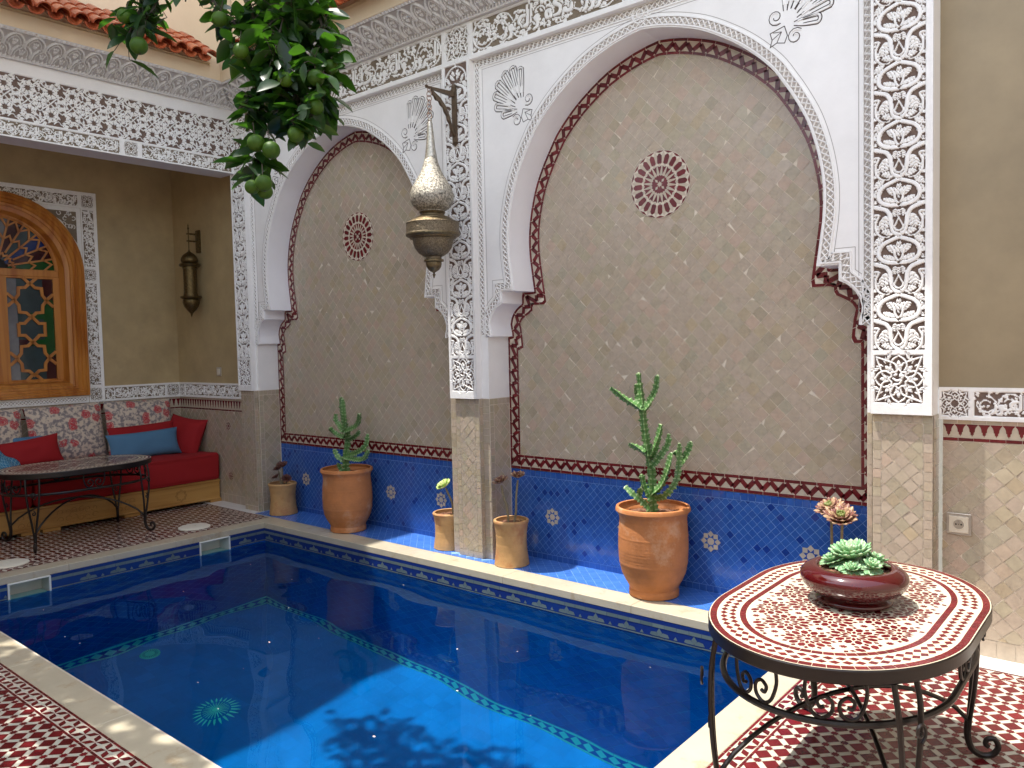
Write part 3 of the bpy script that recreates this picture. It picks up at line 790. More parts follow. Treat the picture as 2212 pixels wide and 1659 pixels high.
# ---------------------------------------------------- carved panels
def swap(P, W): return [(W-p[0], p[1]) for p in P]
def arabesque(W, H, mL, mR):
    """one period of the pilaster carving (height H), margins left plain"""
    p = Paint(W, H, .0029); w = W-mL-mR; cx = mL+w/2; hw = w/2
    def T(u, v, s): return (cx+s*u*hw, H*(1-v))
    for s in (1, -1):
        LF = [((.05, .10), (.02, .36), .016, 0), ((.12, .30), (.50, .18), .030, .12), ((.16, .42), (.62, .33), .028, -.1), ((.98, .30), (.74, .12), .030, .1), ((.60, .04), (1.0, .16), .024, .1), ((.35, .02), (.85, .01), .016, .1),
              ((.98, .50), (.70, .44), .020, .1), ((.52, .66), (.70, .86), .040, -.15), ((.66, .70), (.60, .90), .022, .1), ((.98, .60), (.86, .80), .018, .1), ((.22, .98), (.70, .93), .026, .12), ((.98, .98), (.84, .80), .020, .1), ((.12, .54), (.16, .68), .020, .05), ((.02, .55), (.02, .72), .014, 0), ((.96, .42), (.90, .34), .014, 0)]
        for a, b, lw, bd in LF:
            p.leaf(T(*a, s), T(*b, s), lw*1.22, bd*s, 3, .0019)
        p.stroke([T(1.02, .615, s), T(.80, .63, s), T(.92, .76, s), T(.90, .90, s), T(.72, 1.0, s), T(.55, 1.03, s)], .0105, .0022)
        p.stroke([T(0, .03, s), T(.30, .075, s), T(.62, .14, s), T(.80, .25, s), T(.76, .37, s), T(.52, .45, s), T(.22, .475, s), T(0, .47, s)], .0180, .0025)
        p.stroke([T(0, .46, s), T(.13, .38, s), T(.20, .26, s), T(.34, .17, s)], .0105, .0022)
        p.stroke([T(1.02, .47, s), T(.80, .50, s), T(.50, .55, s), T(.34, .66, s), T(.30, .80, s), T(.20, .93, s), T(0, 1.0, s)], .0190, .0025)
        p.stroke([T(0, -.0, s), T(.2, -.07, s)], .010, .0028)
    p.drop((cx, H*.155), .024, 1, .003, .62)
    p.cut([(cx, H*.53), (cx, H*.535)], .011, 0)
    p.rect(0, 0, mL-.002, H, 1); p.rect(W-mR+.002, 0, W, H, 1)
    p.cut([(mL, 0), (mL, H*.93)], .003, 0); p.cut([(W-mR, 0), (W-mR, H*.93)], .003, 0)
    return p
def rosette_panel(W, H, m=(.02, .02, .03, .02), res=.0029, text=True):
    p = Paint(W, H, res); p.a[:] = 1
    x0, x1, y0, y1 = m[0], W-m[1], m[2], H-m[3]; p.rect(x0, y0, x1, y1, 0)
    cx, cy_ = (x0+x1)/2, (y0+y1)/2; hw, hh = (x1-x0)/2, (y1-y0)/2
    def T(u, v): return (cx+u*hw, cy_+v*hh)
    k = min(hw, hh)/.11
    for a in range(8):
        an = a*PI/4; c, s = math.cos(an), math.sin(an)
        L = 1.0 if a % 2 == 0 else 1.34
        def Rr(u, v): return T((u*c-v*s), (u*s+v*c))
        for q in range(-4, 5):
            if q and a % 2: p.leaf(Rr(.78+.02*abs(q), q*.075), Rr(1.18-.04*abs(q), q*.15), .008*k, 0, 0, .0018)
        for sg in (1, -1):
            p.stroke([Rr(.30, .20*sg), Rr(.55, .34*sg), Rr(.82, .24*sg), Rr(L*.99, 0)], .0085*k, .0022)
        p.leaf(Rr(.40, 0), Rr(.80, 0), .022*k, 0, 0, .002)
        for sg in (1, -1): p.leaf(Rr(.52, 0), Rr(.62, .20*sg), .013*k, 0, 0, .0016)
    st8 = [T(.42*math.cos(PI*j/8)*(1 if j % 2 == 0 else .74), .42*math.sin(PI*j/8)*(1 if j % 2 == 0 else .74)) for j in range(17)]
    p.stroke(st8, .0085*k, .0025, smooth=0)
    if text:
        p.stroke([T(-.22, .02), T(-.08, -.07), T(.10, .0), T(.20, .16), T(.06, .12), T(.10, .24)], .010*k, .002, smooth=3)
        p.stroke([T(-.18, -.22), T(.02, -.2), T(.12, -.05)], .009*k, .002); p.stroke([T(-.16, .16), T(-.10, .20)], .012*k, .001)
    return p
WORDS = {  # stroke letter-forms (x to the right, unit height)
 'alsurur': ([[(2.30, .95), (2.26, .25)], [(2.10, .95), (2.08, .30), (1.98, .20), (1.60, .20), (1.58, .42)], [(1.84, .22), (1.82, .46)], [(1.71, .22), (1.70, .44)], [(1.58, .22), (1.40, .20), (1.32, -.02), (1.12, -.08)], [(1.12, .20), (1.04, .38), (.94, .30), (1.02, .16), (1.0, -.02), (.80, -.10)], [(.76, .34), (.70, .06), (.52, -.06)]], [(1.72, .78), (1.83, .80)]),
 'alhubur': ([[(2.2, .98), (2.16, .22)], [(1.98, .98), (1.98, .26), (1.86, .18), (1.50, .18)], [(1.84, .62), (1.62, .60), (1.50, .40), (1.66, .18)], [(1.50, .18), (1.30, .18), (1.28, .44)], [(1.28, .18), (1.16, .20), (1.08, .38), (.96, .30), (1.06, .14), (1.02, -.06), (.84, -.12)], [(.78, .36), (.72, .06), (.54, -.08)]], [(1.34, .02), (1.74, .42)]),
 'wa': ([[(.42, .20), (.34, .42), (.20, .34), (.32, .18), (.30, -.02), (.08, -.10)]], []),
 'kull': ([[(1.2, .90), (.78, .72), (1.16, .50), (1.10, .22), (.52, .20), (.50, .95)], [(.50, .2), (.30, .14), (.18, .22), (.2, .36)]], [(.9, .42)]),
 'baraka': ([[(1.7, .42), (1.66, .2), (1.44, .18), (1.32, .3), (1.2, -.04)], [(1.16, .92), (.8, .7), (1.1, .48), (1.04, .2), (.62, .18)], [(.62, .18), (.56, .44), (.38, .42), (.40, .2), (.60, .18)]], [(1.62, -.02), (.5, .66), (.40, .66)]),
}
def script(W, H, m, words, res=.004, cart=True, seed=3, vines=True):
    """a cartouche of cursive carved lettering over scrolling stems"""
    rd = random.Random(seed)
    p = Paint(W, H, res); p.a[:] = 1
    x0, x1, y0, y1 = m[0], W-m[1], m[2], H-m[3]; h = y1-y0
    p.rect(x0, y0, x1, y1, 0)
    for q in range(int((x1-x0)/h*34)):
        b = (rd.uniform(x0, x1), rd.uniform(y0, y1)); a = rd.random()*6.28; p.leaf(b, (b[0]+h*.17*math.cos(a), b[1]+h*.17*math.sin(a)), h*.085, .12, 0, h*.014)
    if vines:
        x = x0+h*.45; k = 0
        while x < x1-h*.3:
            cy_ = y0+h*(.52 if k % 2 else .46); r = h*.38; sg = 1 if k % 2 else -1
            pts = [(x+r*(1-.55*t/14)*math.cos(sg*(t*.52)+1.6), cy_+r*(1-.55*t/14)*math.sin(sg*(t*.52)+1.6)) for t in range(15)]
            p.stroke(pts, h*.062, h*.014, .8)
            p.stroke([(x-r, cy_), (x-r*.3, cy_+sg*r*1.05), (x+r*.8, cy_+sg*r*.9), (x+r*1.5, cy_)], h*.055, h*.012, .78)
            for q in range(11):
                a = rd.random()*6.28; b = (x+r*.75*math.cos(a), cy_+r*.8*math.sin(a)); c = (b[0]+h*.16*math.cos(a+1), b[1]+h*.16*math.sin(a+1))
                if y0+h*.05 < c[1] < y1-h*.05 and y0+h*.05 < b[1] < y1-h*.05: p.leaf(b, c, h*.125, .1, 1, h*.014)
            x += h*.78; k += 1
    sc_ = h*.72; x = x1-h*.16
    i = 0
    while x > x0+h*.8:
        st, dots = WORDS[words[i % len(words)]]; i += 1
        wmax = max(q[0] for s in st for q in s)
        if x-wmax*sc_ < x0+h*.05: break
        for s in st:
            p.stroke([(x-(wmax-q[0])*sc_, y0+h*.17+q[1]*sc_) for q in s], [h*.10]+[h*.125]*(len(s)-2)+[h*.06], h*.024, 1, 4)
        for d in dots: p.stroke([(x-(wmax-d[0])*sc_, y0+h*.17+d[1]*sc_), (x-(wmax-d[0])*sc_+h*.02, y0+h*.17+d[1]*sc_+h*.02)], h*.085, h*.015, 1, 0)
        x -= (wmax-.02)*sc_+h*.02
    if cart:
        r = h/2
        for sx, c in ((-1, x0+r), (1, x1-r)):
            pts = [(c+sx*r*.92*math.cos(a), (y0+y1)/2+r*.92*math.sin(a)) for a in np.linspace(-PI/2, PI/2, 13)]
            p.stroke(pts, h*.06, h*.02, smooth=0)
    p.rect(0, 0, W, y0, 1); p.rect(0, y1, W, H, 1); p.rect(0, 0, x0, H, 1); p.rect(x1, 0, W, H, 1)
    return p
def lace(W, H):
    """one square-ish lace panel for the band over the loggia"""
    p = Paint(W, H, .0038); m = .006
    for r in range(2):
        for c in range(2):
            for (ox, oy, rad) in ((W*.25+W*.5*c, H*.25+H*.5*r, .068), (W*.5*c, H*.5*r, .05), (W*.5*(c+1), H*.5*(r+1), .05)):
                for k in range(8):
                    a = k*PI/4+PI/8
                    p.leaf((ox+rad*.25*math.cos(a), oy+rad*.25*math.sin(a)), (ox+rad*1.05*math.cos(a), oy+rad*1.05*math.sin(a)), .025, .15, 1, .0024)
                p.stroke([(ox+rad*.72*math.cos(a), oy+rad*.72*math.sin(a)) for a in np.linspace(0, 2*PI, 17)], .0075, .0022, smooth=0)
                p.cut([(ox, oy), (ox+.001, oy)], .008, 0)
    for sx in (0, 1):
        for sy in (0, 1):
            def T(u, v): return (W*(u if sx else 1-u), H*(v if sy else 1-v))
            p.stroke([T(.5, .04), T(.36, .16), (T(.14, .22)), T(.06, .5)], .009, .003)
            p.stroke([T(.5, .3), T(.38, .40), T(.25, .5), T(.12, .62), T(.0, .7)], .009, .003)
            p.stroke([T(.5, .62), T(.40, .52), T(.30, .55), T(.33, .66), T(.42, .70)], .008, .0028)
            p.leaf(T(.5, .10), T(.5, .28), .022, 0, 1); p.leaf(T(.5, .36), T(.5, .5), .022, 0, 1)
            p.stroke([T(.02, .06), T(.10, .13), T(.2, .06)], .007, .0025)
    p.rect(0, 0, W, m, 1); p.rect(0, H-m, W, H, 1)
    return p
PIL = ((-6.722, -6.50, .012, .012), (-3.945, -3.69, .022, .022), (-1.112, -.846, .012, .034))
YC = 4.010
for k, (a, b, mL, mR) in enumerate(PIL):
    W = b-a
    pil = MB()
    # plaster shaft behind the carved skin, tiled foot
    pil.box((a+.0005, YC+.014, 1.13), (b-.0005, YB, 3.455 if k < 2 else 3.455), plaster)
    shaft = pil.build('pilaster', wall)
    mb = MB()
    for xx, s_ in ((a, -1), (b, 1)):   # side skins of the carved block
        fj = F_left(xx) if s_ > 0 else F_right(xx)
        r = (YC, 1.13, YC+.02, 3.455) if s_ > 0 else (-YC-.02, 1.13, -YC, 3.455)
        sheet(mb, fj, r, carved, .0006)
    mb.face([(a, YC, 1.13), (a, YP, 1.13), (b, YP, 1.13), (b, YC, 1.13)], carved)
    mb.build('carved_edge', shaft)
    p = arabesque(W, .268, mL, mR)
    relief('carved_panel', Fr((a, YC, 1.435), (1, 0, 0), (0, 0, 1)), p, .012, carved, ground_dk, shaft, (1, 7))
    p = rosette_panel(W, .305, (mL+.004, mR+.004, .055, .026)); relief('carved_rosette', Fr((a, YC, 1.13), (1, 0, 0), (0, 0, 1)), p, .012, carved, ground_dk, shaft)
    p = Paint(W, .144, .003); p.a[:] = 1; p.rect(mL, .0, W-mR, .125, 0)
    cx = (mL+W-mR)/2; hw = (W-mL-mR)/2
    p.stroke([(cx-hw*.92, 0), (cx-hw*.86, .05), (cx-hw*.5, .092), (cx, .110), (cx+hw*.5, .092), (cx+hw*.86, .05), (cx+hw*.92, 0)], .011, .003)
    for sg in (1, -1):
        for q in ((.1, .02, .5, .07), (.5, .0, .75, .05), (.1, .05, .3, .09)): p.leaf((cx+sg*hw*q[0], q[1]), (cx+sg*hw*q[2], q[3]), .024, .1, 2)
    p.stroke([(cx, .105), (cx, .13)], .01, .002)
    relief('carved_cap', Fr((a, YC, 3.311), (1, 0, 0), (0, 0, 1)), p, .012, carved, ground_dk, shaft)
    mb = MB()
    fa = F_main(YP); ta = a+(.030 if k == 1 else .0)
    mb.box((ta+.001, YP+.001, 0), (b-.001, YB, 1.1295), grout_be)
    e = .040
    for u0, u1 in ((ta+.001, ta+e), (b-e, b-.001)): bricks(mb, fa, (u0, .05, u1, 1.088), e, .046, tile_be, .002, .0016, .016, tintf=tb)
    bricks(mb, fa, (ta+.001, 1.09, b-.001, 1.128), .045, .04, tile_be, .002, .0016, .014, tintf=tb)
    bricks(mb, fa, (ta+.001, .003, b-.001, .048), .045, .045, tile_be, .002, .0016, .014, tintf=tb)
    diamonds(mb, fa, (ta+e+.002, .05, b-e-.002, 1.088), .054 if k else .058, tile_be, .002, .0016, .022, off=((ta+b)/2, .6), tintf=tb)
    for xx, s_, d in ((b, 1, YA-YP if k < 2 else 4.15-YP), (ta, -1, YA-YP)):
        fj = F_left(xx) if s_ > 0 else F_right(xx)
        r = (YP, .003, YP+d, 1.128) if s_ > 0 else (-YP-d, .003, -YP, 1.128)
        bricks(mb, fj, r, .06 if d > .05 else .04, .058, tile_be, .002, .0016, .012, tintf=tb)
    mb.build('tiled_foot', shaft)

# main frieze at YF
YF = 4.03; Z0, ZT = 3.455, 3.70
fz = empty('carved_frieze', (0, 0, 0)); fz.parent = wall
def fr_at(x, y, z): return Fr((x, y, z), (1, 0, 0), (0, 0, 1))
for (a, b), kind_, wds in (((-6.66, -3.945), 's', ['alsurur', 'wa', 'alhubur', 'kull']), ((-3.945, -3.69), 'r', 0), ((-3.69, -1.112), 's', ['kull', 'alsurur', 'baraka', 'wa', 'alhubur']), ((-1.112, -.846), 'r', 0)):
    if kind_ == 's': p = script(b-a, ZT-Z0, (.02, .02, .025, .015), wds, .0042)
    else: p = rosette_panel(b-a, ZT-Z0, (.024, .024, .028, .018), .0034)
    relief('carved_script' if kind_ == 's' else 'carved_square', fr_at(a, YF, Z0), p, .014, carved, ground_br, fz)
mb = MB()
mb.box((-6.64, YF+.016, 3.44), (-.847, YB, 3.86), plaster); mb.box((-.8465, YF+.01, 3.60), (2.0, YB, 3.86), plaster)
mb.box((-6.50, 4.018, 3.437), (-3.947, YF+.03, 3.4545), plaster, .5, .002); mb.box((-3.688, 4.018, 3.437), (-1.114, YF+.03, 3.4545), plaster, .5, .002)
mb.box((-6.70, 4.3, -.2), (-.84, 4.5, 3.9), plaster)
mb.build('wall_core', wall)

# ---------------------------------------------------- cornice (two sides of the court)
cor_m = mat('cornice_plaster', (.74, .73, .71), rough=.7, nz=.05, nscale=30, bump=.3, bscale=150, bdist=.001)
def cornice_paint(Pd):
    H = .31; p = Paint(Pd, H, .0042)
    p.a[:] = .35
    for row, (b, h, ox) in enumerate(((.055, .115, 0), (.145, .12, .5))):
        for k in (-1, 0, 1, 2):
            cx = (k+ox)*Pd
            out = [(cx-Pd*.46, b), (cx-Pd*.44, b+h*.45), (cx-Pd*.26, b+h*.82), (cx, b+h), (cx+Pd*.26, b+h*.82), (cx+Pd*.44, b+h*.45), (cx+Pd*.46, b)]
            p.stroke(out, .012, .004, 1); 
            inn = [(cx+(q[0]-cx)*.66, b+(q[1]-b)*.74) for q in out]
            p.stroke(inn, .007, .004, .85)
            for sg in (-1, 1):
                p.leaf((cx+sg*Pd*.05, b+.008), (cx+sg*Pd*.16, b+h*.55), .012, .1*sg, 1, .002)
            p.stroke([(cx, b+.01), (cx, b+h*.5)], .006, .002, .8, 0)
    for k in range(5):
        c = (k+.5)*Pd/5
        p.stroke([(c-.006, .030), (c+.004, .044)], .012, .003, .9, 0)
    p.rect(0, 0, Pd, .012, .5); p.rect(0, .014, Pd, .026, .95)
    p.rect(0, .268, Pd, .274, .2); p.rect(0, .274, Pd, .31, .8)
    for k in range(2):
        c = (k+.25)*Pd/2
        p.rect(c, .280, c+Pd*.12, .300, 1.0); p.rect(c+Pd*.17, .283, c+Pd*.22, .297, 0.3); p.rect(c+Pd*.27, .280, c+Pd*.39, .300, 1)
    return p
def prof(Yv):
    t = Yv/.31
    o = .275*(t**.92); z = 3.69+.150*(t**1.12)
    return o, z
NX, NZ = -.46, -.0
def surf_main(x0):
    def f(X, Y, Hh):
        o, z = prof(Y); o = o+Hh*.45+.006; z = z-Hh*.9
        xw = np.maximum(x0+X, -6.65+o)
        return np.stack([xw, 4.03-o, z], -1)
    return f
def surf_left(y0):
    def f(X, Y, Hh):
        o, z = prof(Y); o = o+Hh*.45+.006; z = z-Hh*.9
        yw = np.minimum(y0+X, 4.03-o)
        return np.stack([-6.65+o, yw, z], -1)
    return f
cor_s = mat('cornice_shade', (.50, .475, .45), rough=.8)  # darker tone paints in the shade between the carved cornice arches
Pd = .137; cp = cornice_paint(Pd)
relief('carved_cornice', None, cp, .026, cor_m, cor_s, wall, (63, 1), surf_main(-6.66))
log = empty('loggia_beam_wall', (0, 0, 0), 'carved white beam and lace band over the shaded sofa alcove', 'wall')
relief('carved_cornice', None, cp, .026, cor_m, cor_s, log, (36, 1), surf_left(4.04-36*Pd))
# beam faces
XB = -6.65
p = lace(.315, .345); relief('lace_band', Fr((XB, .665, 3.262), (0, 1, 0), (0, 0, 1)), p, .010, carved, ground_dk, log, (11, 1))
for (a, b), k_, wds in (((3.15, 4.01), 's', ['alhubur', 'wa', 'alsurur']), ((3.005, 3.15), 'r', 0), ((.665, 3.005), 's', ['alsurur', 'kull', 'baraka', 'wa', 'alhubur'])):
    if k_ == 's': p = script(b-a, .132, (.02, .02, .014, .014), wds, .0036, False, 5)
    else: p = rosette_panel(b-a, .132, (.022, .022, .016, .016), .0032, False)
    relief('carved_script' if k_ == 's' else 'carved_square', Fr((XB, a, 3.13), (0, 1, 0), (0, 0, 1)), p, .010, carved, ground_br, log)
mb = MB()
mb.box((-6.90, -2, 3.131), (XB-.012, 4.02, 3.42), plaster); mb.box((-6.90, -2, 3.42), (XB-.012, 4.30, 3.86), plaster)
mb.box((XB-.012, -2, 3.13), (XB, .664, 3.69), plaster); mb.box((XB-.012, .664, 3.6075), (XB-.001, 4.02, 3.70), plaster)
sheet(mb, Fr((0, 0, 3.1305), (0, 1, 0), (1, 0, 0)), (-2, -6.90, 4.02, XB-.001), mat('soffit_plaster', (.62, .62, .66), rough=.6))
mb.build('beam', log)
# ---------------------------------------------------- upper walls and tiled eaves
mb = MB()
mb.box((-6.38, 3.752, 3.838), (2.0, 4.3, 4.02), beige); mb.box((-6.70, 4.08, 4.02), (3.0, 4.5, 5.6), beige)
tag(mb.build('upper_wall'), 'beige rendered upper wall above the pool niches', 'wall')
mb = MB()
mb.box((-6.70, -2, 3.838), (-6.382, 3.76, 4.02), beige); mb.box((-7.1, -2.2, 4.02), (-6.72, 4.5, 8.2), beige)
tag(mb.build('upper_wall'), 'beige rendered upper wall above the loggia beam', 'wall')
roof_t = mat('glazed_roof_tile', (.46, .12, .045), (.36, .075, .03), rough=.16, nz=.25, nscale=20, dirt=((.5, .25, .15), 14, .62, .5))
def eave(o, along, back, n, pitch, z0, rise, run, rows=4):
    mb = MB(); o = Vector(o); A = Vector(along); B = Vector(back); Z = Vector((0, 0, 1))
    sl = math.hypot(rise, run); D = (B*run+Z*rise)/sl; Nn = (A.cross(D)).normalized()
    if Nn.z < 0: Nn = -Nn
    def barrel(c, s0, s1, r0, r1, up, lift, t):
        vs = []; k = 9
        for s_, r in ((s0, r0), (s1, r1)):
            for rr in (r, r-.010):
                for j in range(k):
                    a = PI*j/(k-1)
                    vs.append(o+A*(c+rr*math.cos(a)*1.0)+D*s_+Nn*(lift+(rr*math.sin(a) if up else -rr*math.sin(a)*.85)))
        fs = []
        for j in range(k-1):
            fs += [(j, j+1, 2*k+j+1, 2*k+j), (k+j+1, k+j, 3*k+j, 3*k+j+1), (j+1, j, k+j, k+j+1), (2*k+j, 2*k+j+1, 3*k+j+1, 3*k+j)]
        mb.mesh(vs, fs, roof_t, t)
    L = sl/rows
    for i in range(n):
        c = (i+.5)*pitch
        for r in range(rows):
            q = random.uniform(-.004, .004)
            barrel(c+pitch/2, r*L-.03, (r+1)*L+.03, pitch*.43, pitch*.40, False, .024+r*.004, random.random())
            barrel(c+q, r*L-.0+random.uniform(-.006, .006), (r+1)*L+.035, pitch*.44, pitch*.35, True, .022, random.random())
    # mortar bed
    P = [o+A*0-Nn*.045+D*.08, o+A*(n*pitch)-Nn*.045+D*.08, o+A*(n*pitch)+D*sl-Nn*.045, o+D*sl-Nn*.045]
    mb.face(P, beige); mb.face([p-Nn*.02 for p in P][::-1], beige)
    return mb
m_ = eave((-6.26, 3.66, 3.965), (0, -1, 0), (-1, 0, 0), 40, .128, 0, .27, .44)
tag(m_.build('tiled_eave'), 'sloping row of glazed terracotta barrel tiles above the loggia beam', 'roof')
m_ = eave((-6.20, 3.64, 3.965), (1, 0, 0), (0, 1, 0), 64, .128, 0, .27, .44)
tag(m_.build('tiled_eave'), 'sloping row of glazed terracotta barrel tiles above the arcade', 'roof')

# ---------------------------------------------------- loggia interior
lg = empty('loggia_wall', (0, 0, 0), 'ochre alcove walls with tiled dado around the sofa', 'wall')
mb = MB()
fs_, fl = F_main(4.12), F_left(-8.05)
hr = .60
hp = [(-2, 1.0), (2.5-hr, 1.0), (2.5-hr, 2.27)]+[(2.5+hr*math.cos(t), 2.27+hr*math.sin(t)) for t in np.linspace(PI, 0, 25)][1:-1]+[(2.5+hr, 2.27), (2.5+hr, 1.0), (4.13, 1.0), (4.13, 3.5), (-2, 3.5)]
sheet(mb, fs_, (-8.06, 1.18, -6.72, 3.5), ochre); [mb.face([fl(*hp[i]) for i in t], ochre, .5) for t in tessellate_polygon([[Vector((a, b, 0)) for a, b in hp]])]
sheet(mb, Fr((0, 0, 3.42), (0, 1, 0), (1, 0, 0)), (-2, -8.06, 4.13, -6.89), mat('loggia_ceiling', (.5, .45, .36), rough=.7))
mb.build('rendered_wall', lg)
def dado(mb, fr, a0, a1, zt, first=None, mer=.0485, mz=(.912, 1.03), keepz=None, tm=.0622, words=('alhubur', 'wa', 'alsurur'), sq=None, ttop=.14, parent=None, tz=None):
    """tiles, red line, merlon band (to mz[1])"""
    sheet(mb, fr, (a0, 0, a1, mz[1]), grout_be)
    bricks(mb, fr, (a0, .004, a1, .085), .075, .081, tile_be, .002, .0016, .012, tintf=tb)
    diamonds(mb, fr, (a0, .087, a1, mz[0]-.002), tm, tile_be, .0022, .0016, .018, off=(a0+.03, .9), tintf=tb)
    bricks(mb, fr, (a0, mz[0], a1, mz[0]+.016), .064, .016, tile_rd, .0016, .002)
    z0, z1 = mz[0]+.018, mz[1]-.020
    sheet(mb, fr, (a0, z0, a1, z1), tile_cr, .0010)
    h = z1-z0; n = round((a1-a0)/mer); d = (a1-a0)/n
    for k in range(n):
        c = a0+(k+.5)*d; P = [(-.48, 1), (-.46, .93), (-.32, .80), (-.24, .62), (-.22, .42), (-.14, .40), (-.13, .22), (-.05, .20), (0, .06), (.05, .20), (.13, .22), (.14, .40), (.22, .42), (.24, .62), (.32, .80), (.46, .93), (.48, 1)]
        mb.face([fr(c+x*d, z0+y*h, .002) for x, y in P], tile_rd)
    bricks(mb, fr, (a0, z1+.001, a1, mz[1]), .06, .02, tile_be, .002, .0016, tintf=tb)
mb = MB()
dado(mb, fs_, -8.05, -6.722, 0, mz=(.912, 1.035)); dado(mb, fl, -2, 4.12, 0, mz=(.912, 1.035))
for x, z in ((-7.11, .765), (-7.10, .27)):
    for k in range(8):
        a = k*PI/4; c, s_ = math.cos(a), math.sin(a)
        mb.face([fs_(x+(u*c-v*s_), z+(u*s_+v*c), .004) for u, v in ((.020, 0), (.030, -.008), (.040, 0), (.030, .008))], tile_rd)
    mb.face([fs_(x+.013*math.cos(k*PI/4), z+.013*math.sin(k*PI/4), .004) for k in range(8)], tile_rd)
mb.build('tiled_dado', lg)
def script_rail(fr, a0, a1, z0, H, parent, words, cuts, seed=1, sq=.118):
    """white trim with alternate script and square panels; cuts = list of (start, end, kind)"""
    for s, e, k in cuts:
        W = e-s
        if k == 's': p = script(W, H, (.014, .014, H*.14, H*.14), words, .0036, False, seed)
        else: p = rosette_panel(W, H, (.012, .012, H*.13, H*.13), .0030, False)
        o = fr(s, z0, .012)
        relief('carved_script' if k == 's' else 'carved_square', Fr(o, fr.u, fr.v), p, .009, carved, ground_dk if fr.n.y < -.5 and fr.o.y > 4.13 else ground_br, parent)
    mb = MB()
    for pts in ([fr(a0, z0, 0), fr(a0, z0, .012), fr(a1, z0, .012), fr(a1, z0, 0)], [fr(a0, z0+H, .012), fr(a0, z0+H, 0), fr(a1, z0+H, 0), fr(a1, z0+H, .012)]): mb.face(pts, carved)
    mb.build('rail_edge', parent)
script_rail(fs_, -8.05, -6.722, 1.036, .15, lg, ['alsurur', 'wa', 'alhubur'], [(-8.05, -7.93, 'r'), (-7.93, -6.722, 's')], 4)
script_rail(fl, 3.36, 4.12, 1.036, .15, lg, ['alhubur', 'kull'], [(3.97, 4.12, 'r'), (3.34, 3.97, 's')], 6)
# carved surround of the window
W2 = 2.50
def vert(fr, ax, z0, z1, wd, seed, words):   # vertical script strip : length along z
    p = script(z1-z0, wd, (.012, .012, .016, .016), words, .0036, False, seed)
    relief('carved_script', Fr(fr(ax, z0, .012), fr.v, -fr.u), p, .009, carved, ground_br, lg)
for sg in (1, -1):
    for z0, z1, k in ((1.19, 2.20, 's'), (2.20, 2.335, 'r'), (2.335, 2.90, 's')):
        y0 = W2+.705 if sg > 0 else W2-.84
        if k == 's': vert(fl, y0+.135, z0, z1, .135, int(z0*7), ['alsurur', 'wa', 'alhubur'])
        else: relief('carved_square', Fr(fl(y0, z0, .012), fl.u, fl.v), rosette_panel(.135, z1-z0, (.018, .018, .016, .016), .003, False), .009, carved, ground_br, lg)
    relief('carved_square', Fr(fl(W2+.705 if sg > 0 else W2-.84, 2.90, .012), fl.u, fl.v), rosette_panel(.135, .14, (.018, .018, .016, .016), .003, False), .009, carved, ground_br, lg)
    relief('carved_square', Fr(fl(W2+.705 if sg > 0 else W2-.84, 1.036, .012), fl.u, fl.v), rosette_panel(.135, .154, (.018, .018, .02, .02), .003, False), .009, carved, ground_br, lg)
relief('carved_script', Fr(fl(W2-.705, 2.90, .012), fl.u, fl.v), script(1.41, .14, (.02, .02, .018, .018), ['alsurur', 'wa', 'alhubur', 'kull'], .0036, False, 9), .009, carved, ground_br, lg)
mb = MB()
for r in ((W2-.85, 3.04, W2+.85, 3.055), (W2+.84, 1.03, W2+.85, 3.04), (W2-.85, 1.03, W2-.84, 3.04)):
    mb.box((-8.05, r[0], r[1]), (-8.034, r[2], r[3]), carved)
# spandrels with carved triangle
Ro = .70; zc = 2.27
for sg in (1, -1):
    A_ = [(W2+sg*Ro*math.cos(t), zc+Ro*math.sin(t)) for t in np.linspace(0, PI/2, 13)]+[(W2, 2.90), (W2+sg*.705, 2.90), (W2+sg*.705, zc)]
    A_ = [(y, min(z, 2.90) if z > 2.9 else z) for y, z in A_]
    for t in tessellate_polygon([[Vector((a, b, 0)) for a, b in A_]]):
        q = [A_[i] for i in t]
        if area(q) < 0: q = q[::-1]
        mb.face([fl(a, b, .006) for a, b in q], carved)
    T3 = [(W2+sg*.665, 2.86), (W2+sg*.36, 2.86), (W2+sg*.53, 2.77), (W2+sg*.665, 2.56)]
    if area(T3) < 0: T3 = T3[::-1]
    mb.face([fl(a, b, .0075) for a, b in T3], ground_br)
    rd = random.Random(5)
    for k in range(13):
        a, b = rd.uniform(.46, .65), rd.uniform(2.70, 2.85)
        pts = [(W2+sg*(a+.022*(1-.06*j)*math.cos(j*.7+k)), b+.022*(1-.06*j)*math.sin(j*.7+k)) for j in range(8)]
        if a-.42 > (2.87-b)*.4: ribbon(mb, fl, pts, .006, carved, .013)
mb.box((-8.05, W2-.70, 1.036), (-8.036, W2+.70, 1.105), carved, .5)
chevrons(mb, Fr(fl(0, 0, .014), fl.u, fl.v), Strip([(W2-.68, 1.07), (W2+.68, 1.07)], -.016, .016), carved, .004, .030)
mb.build('window_surround', lg)
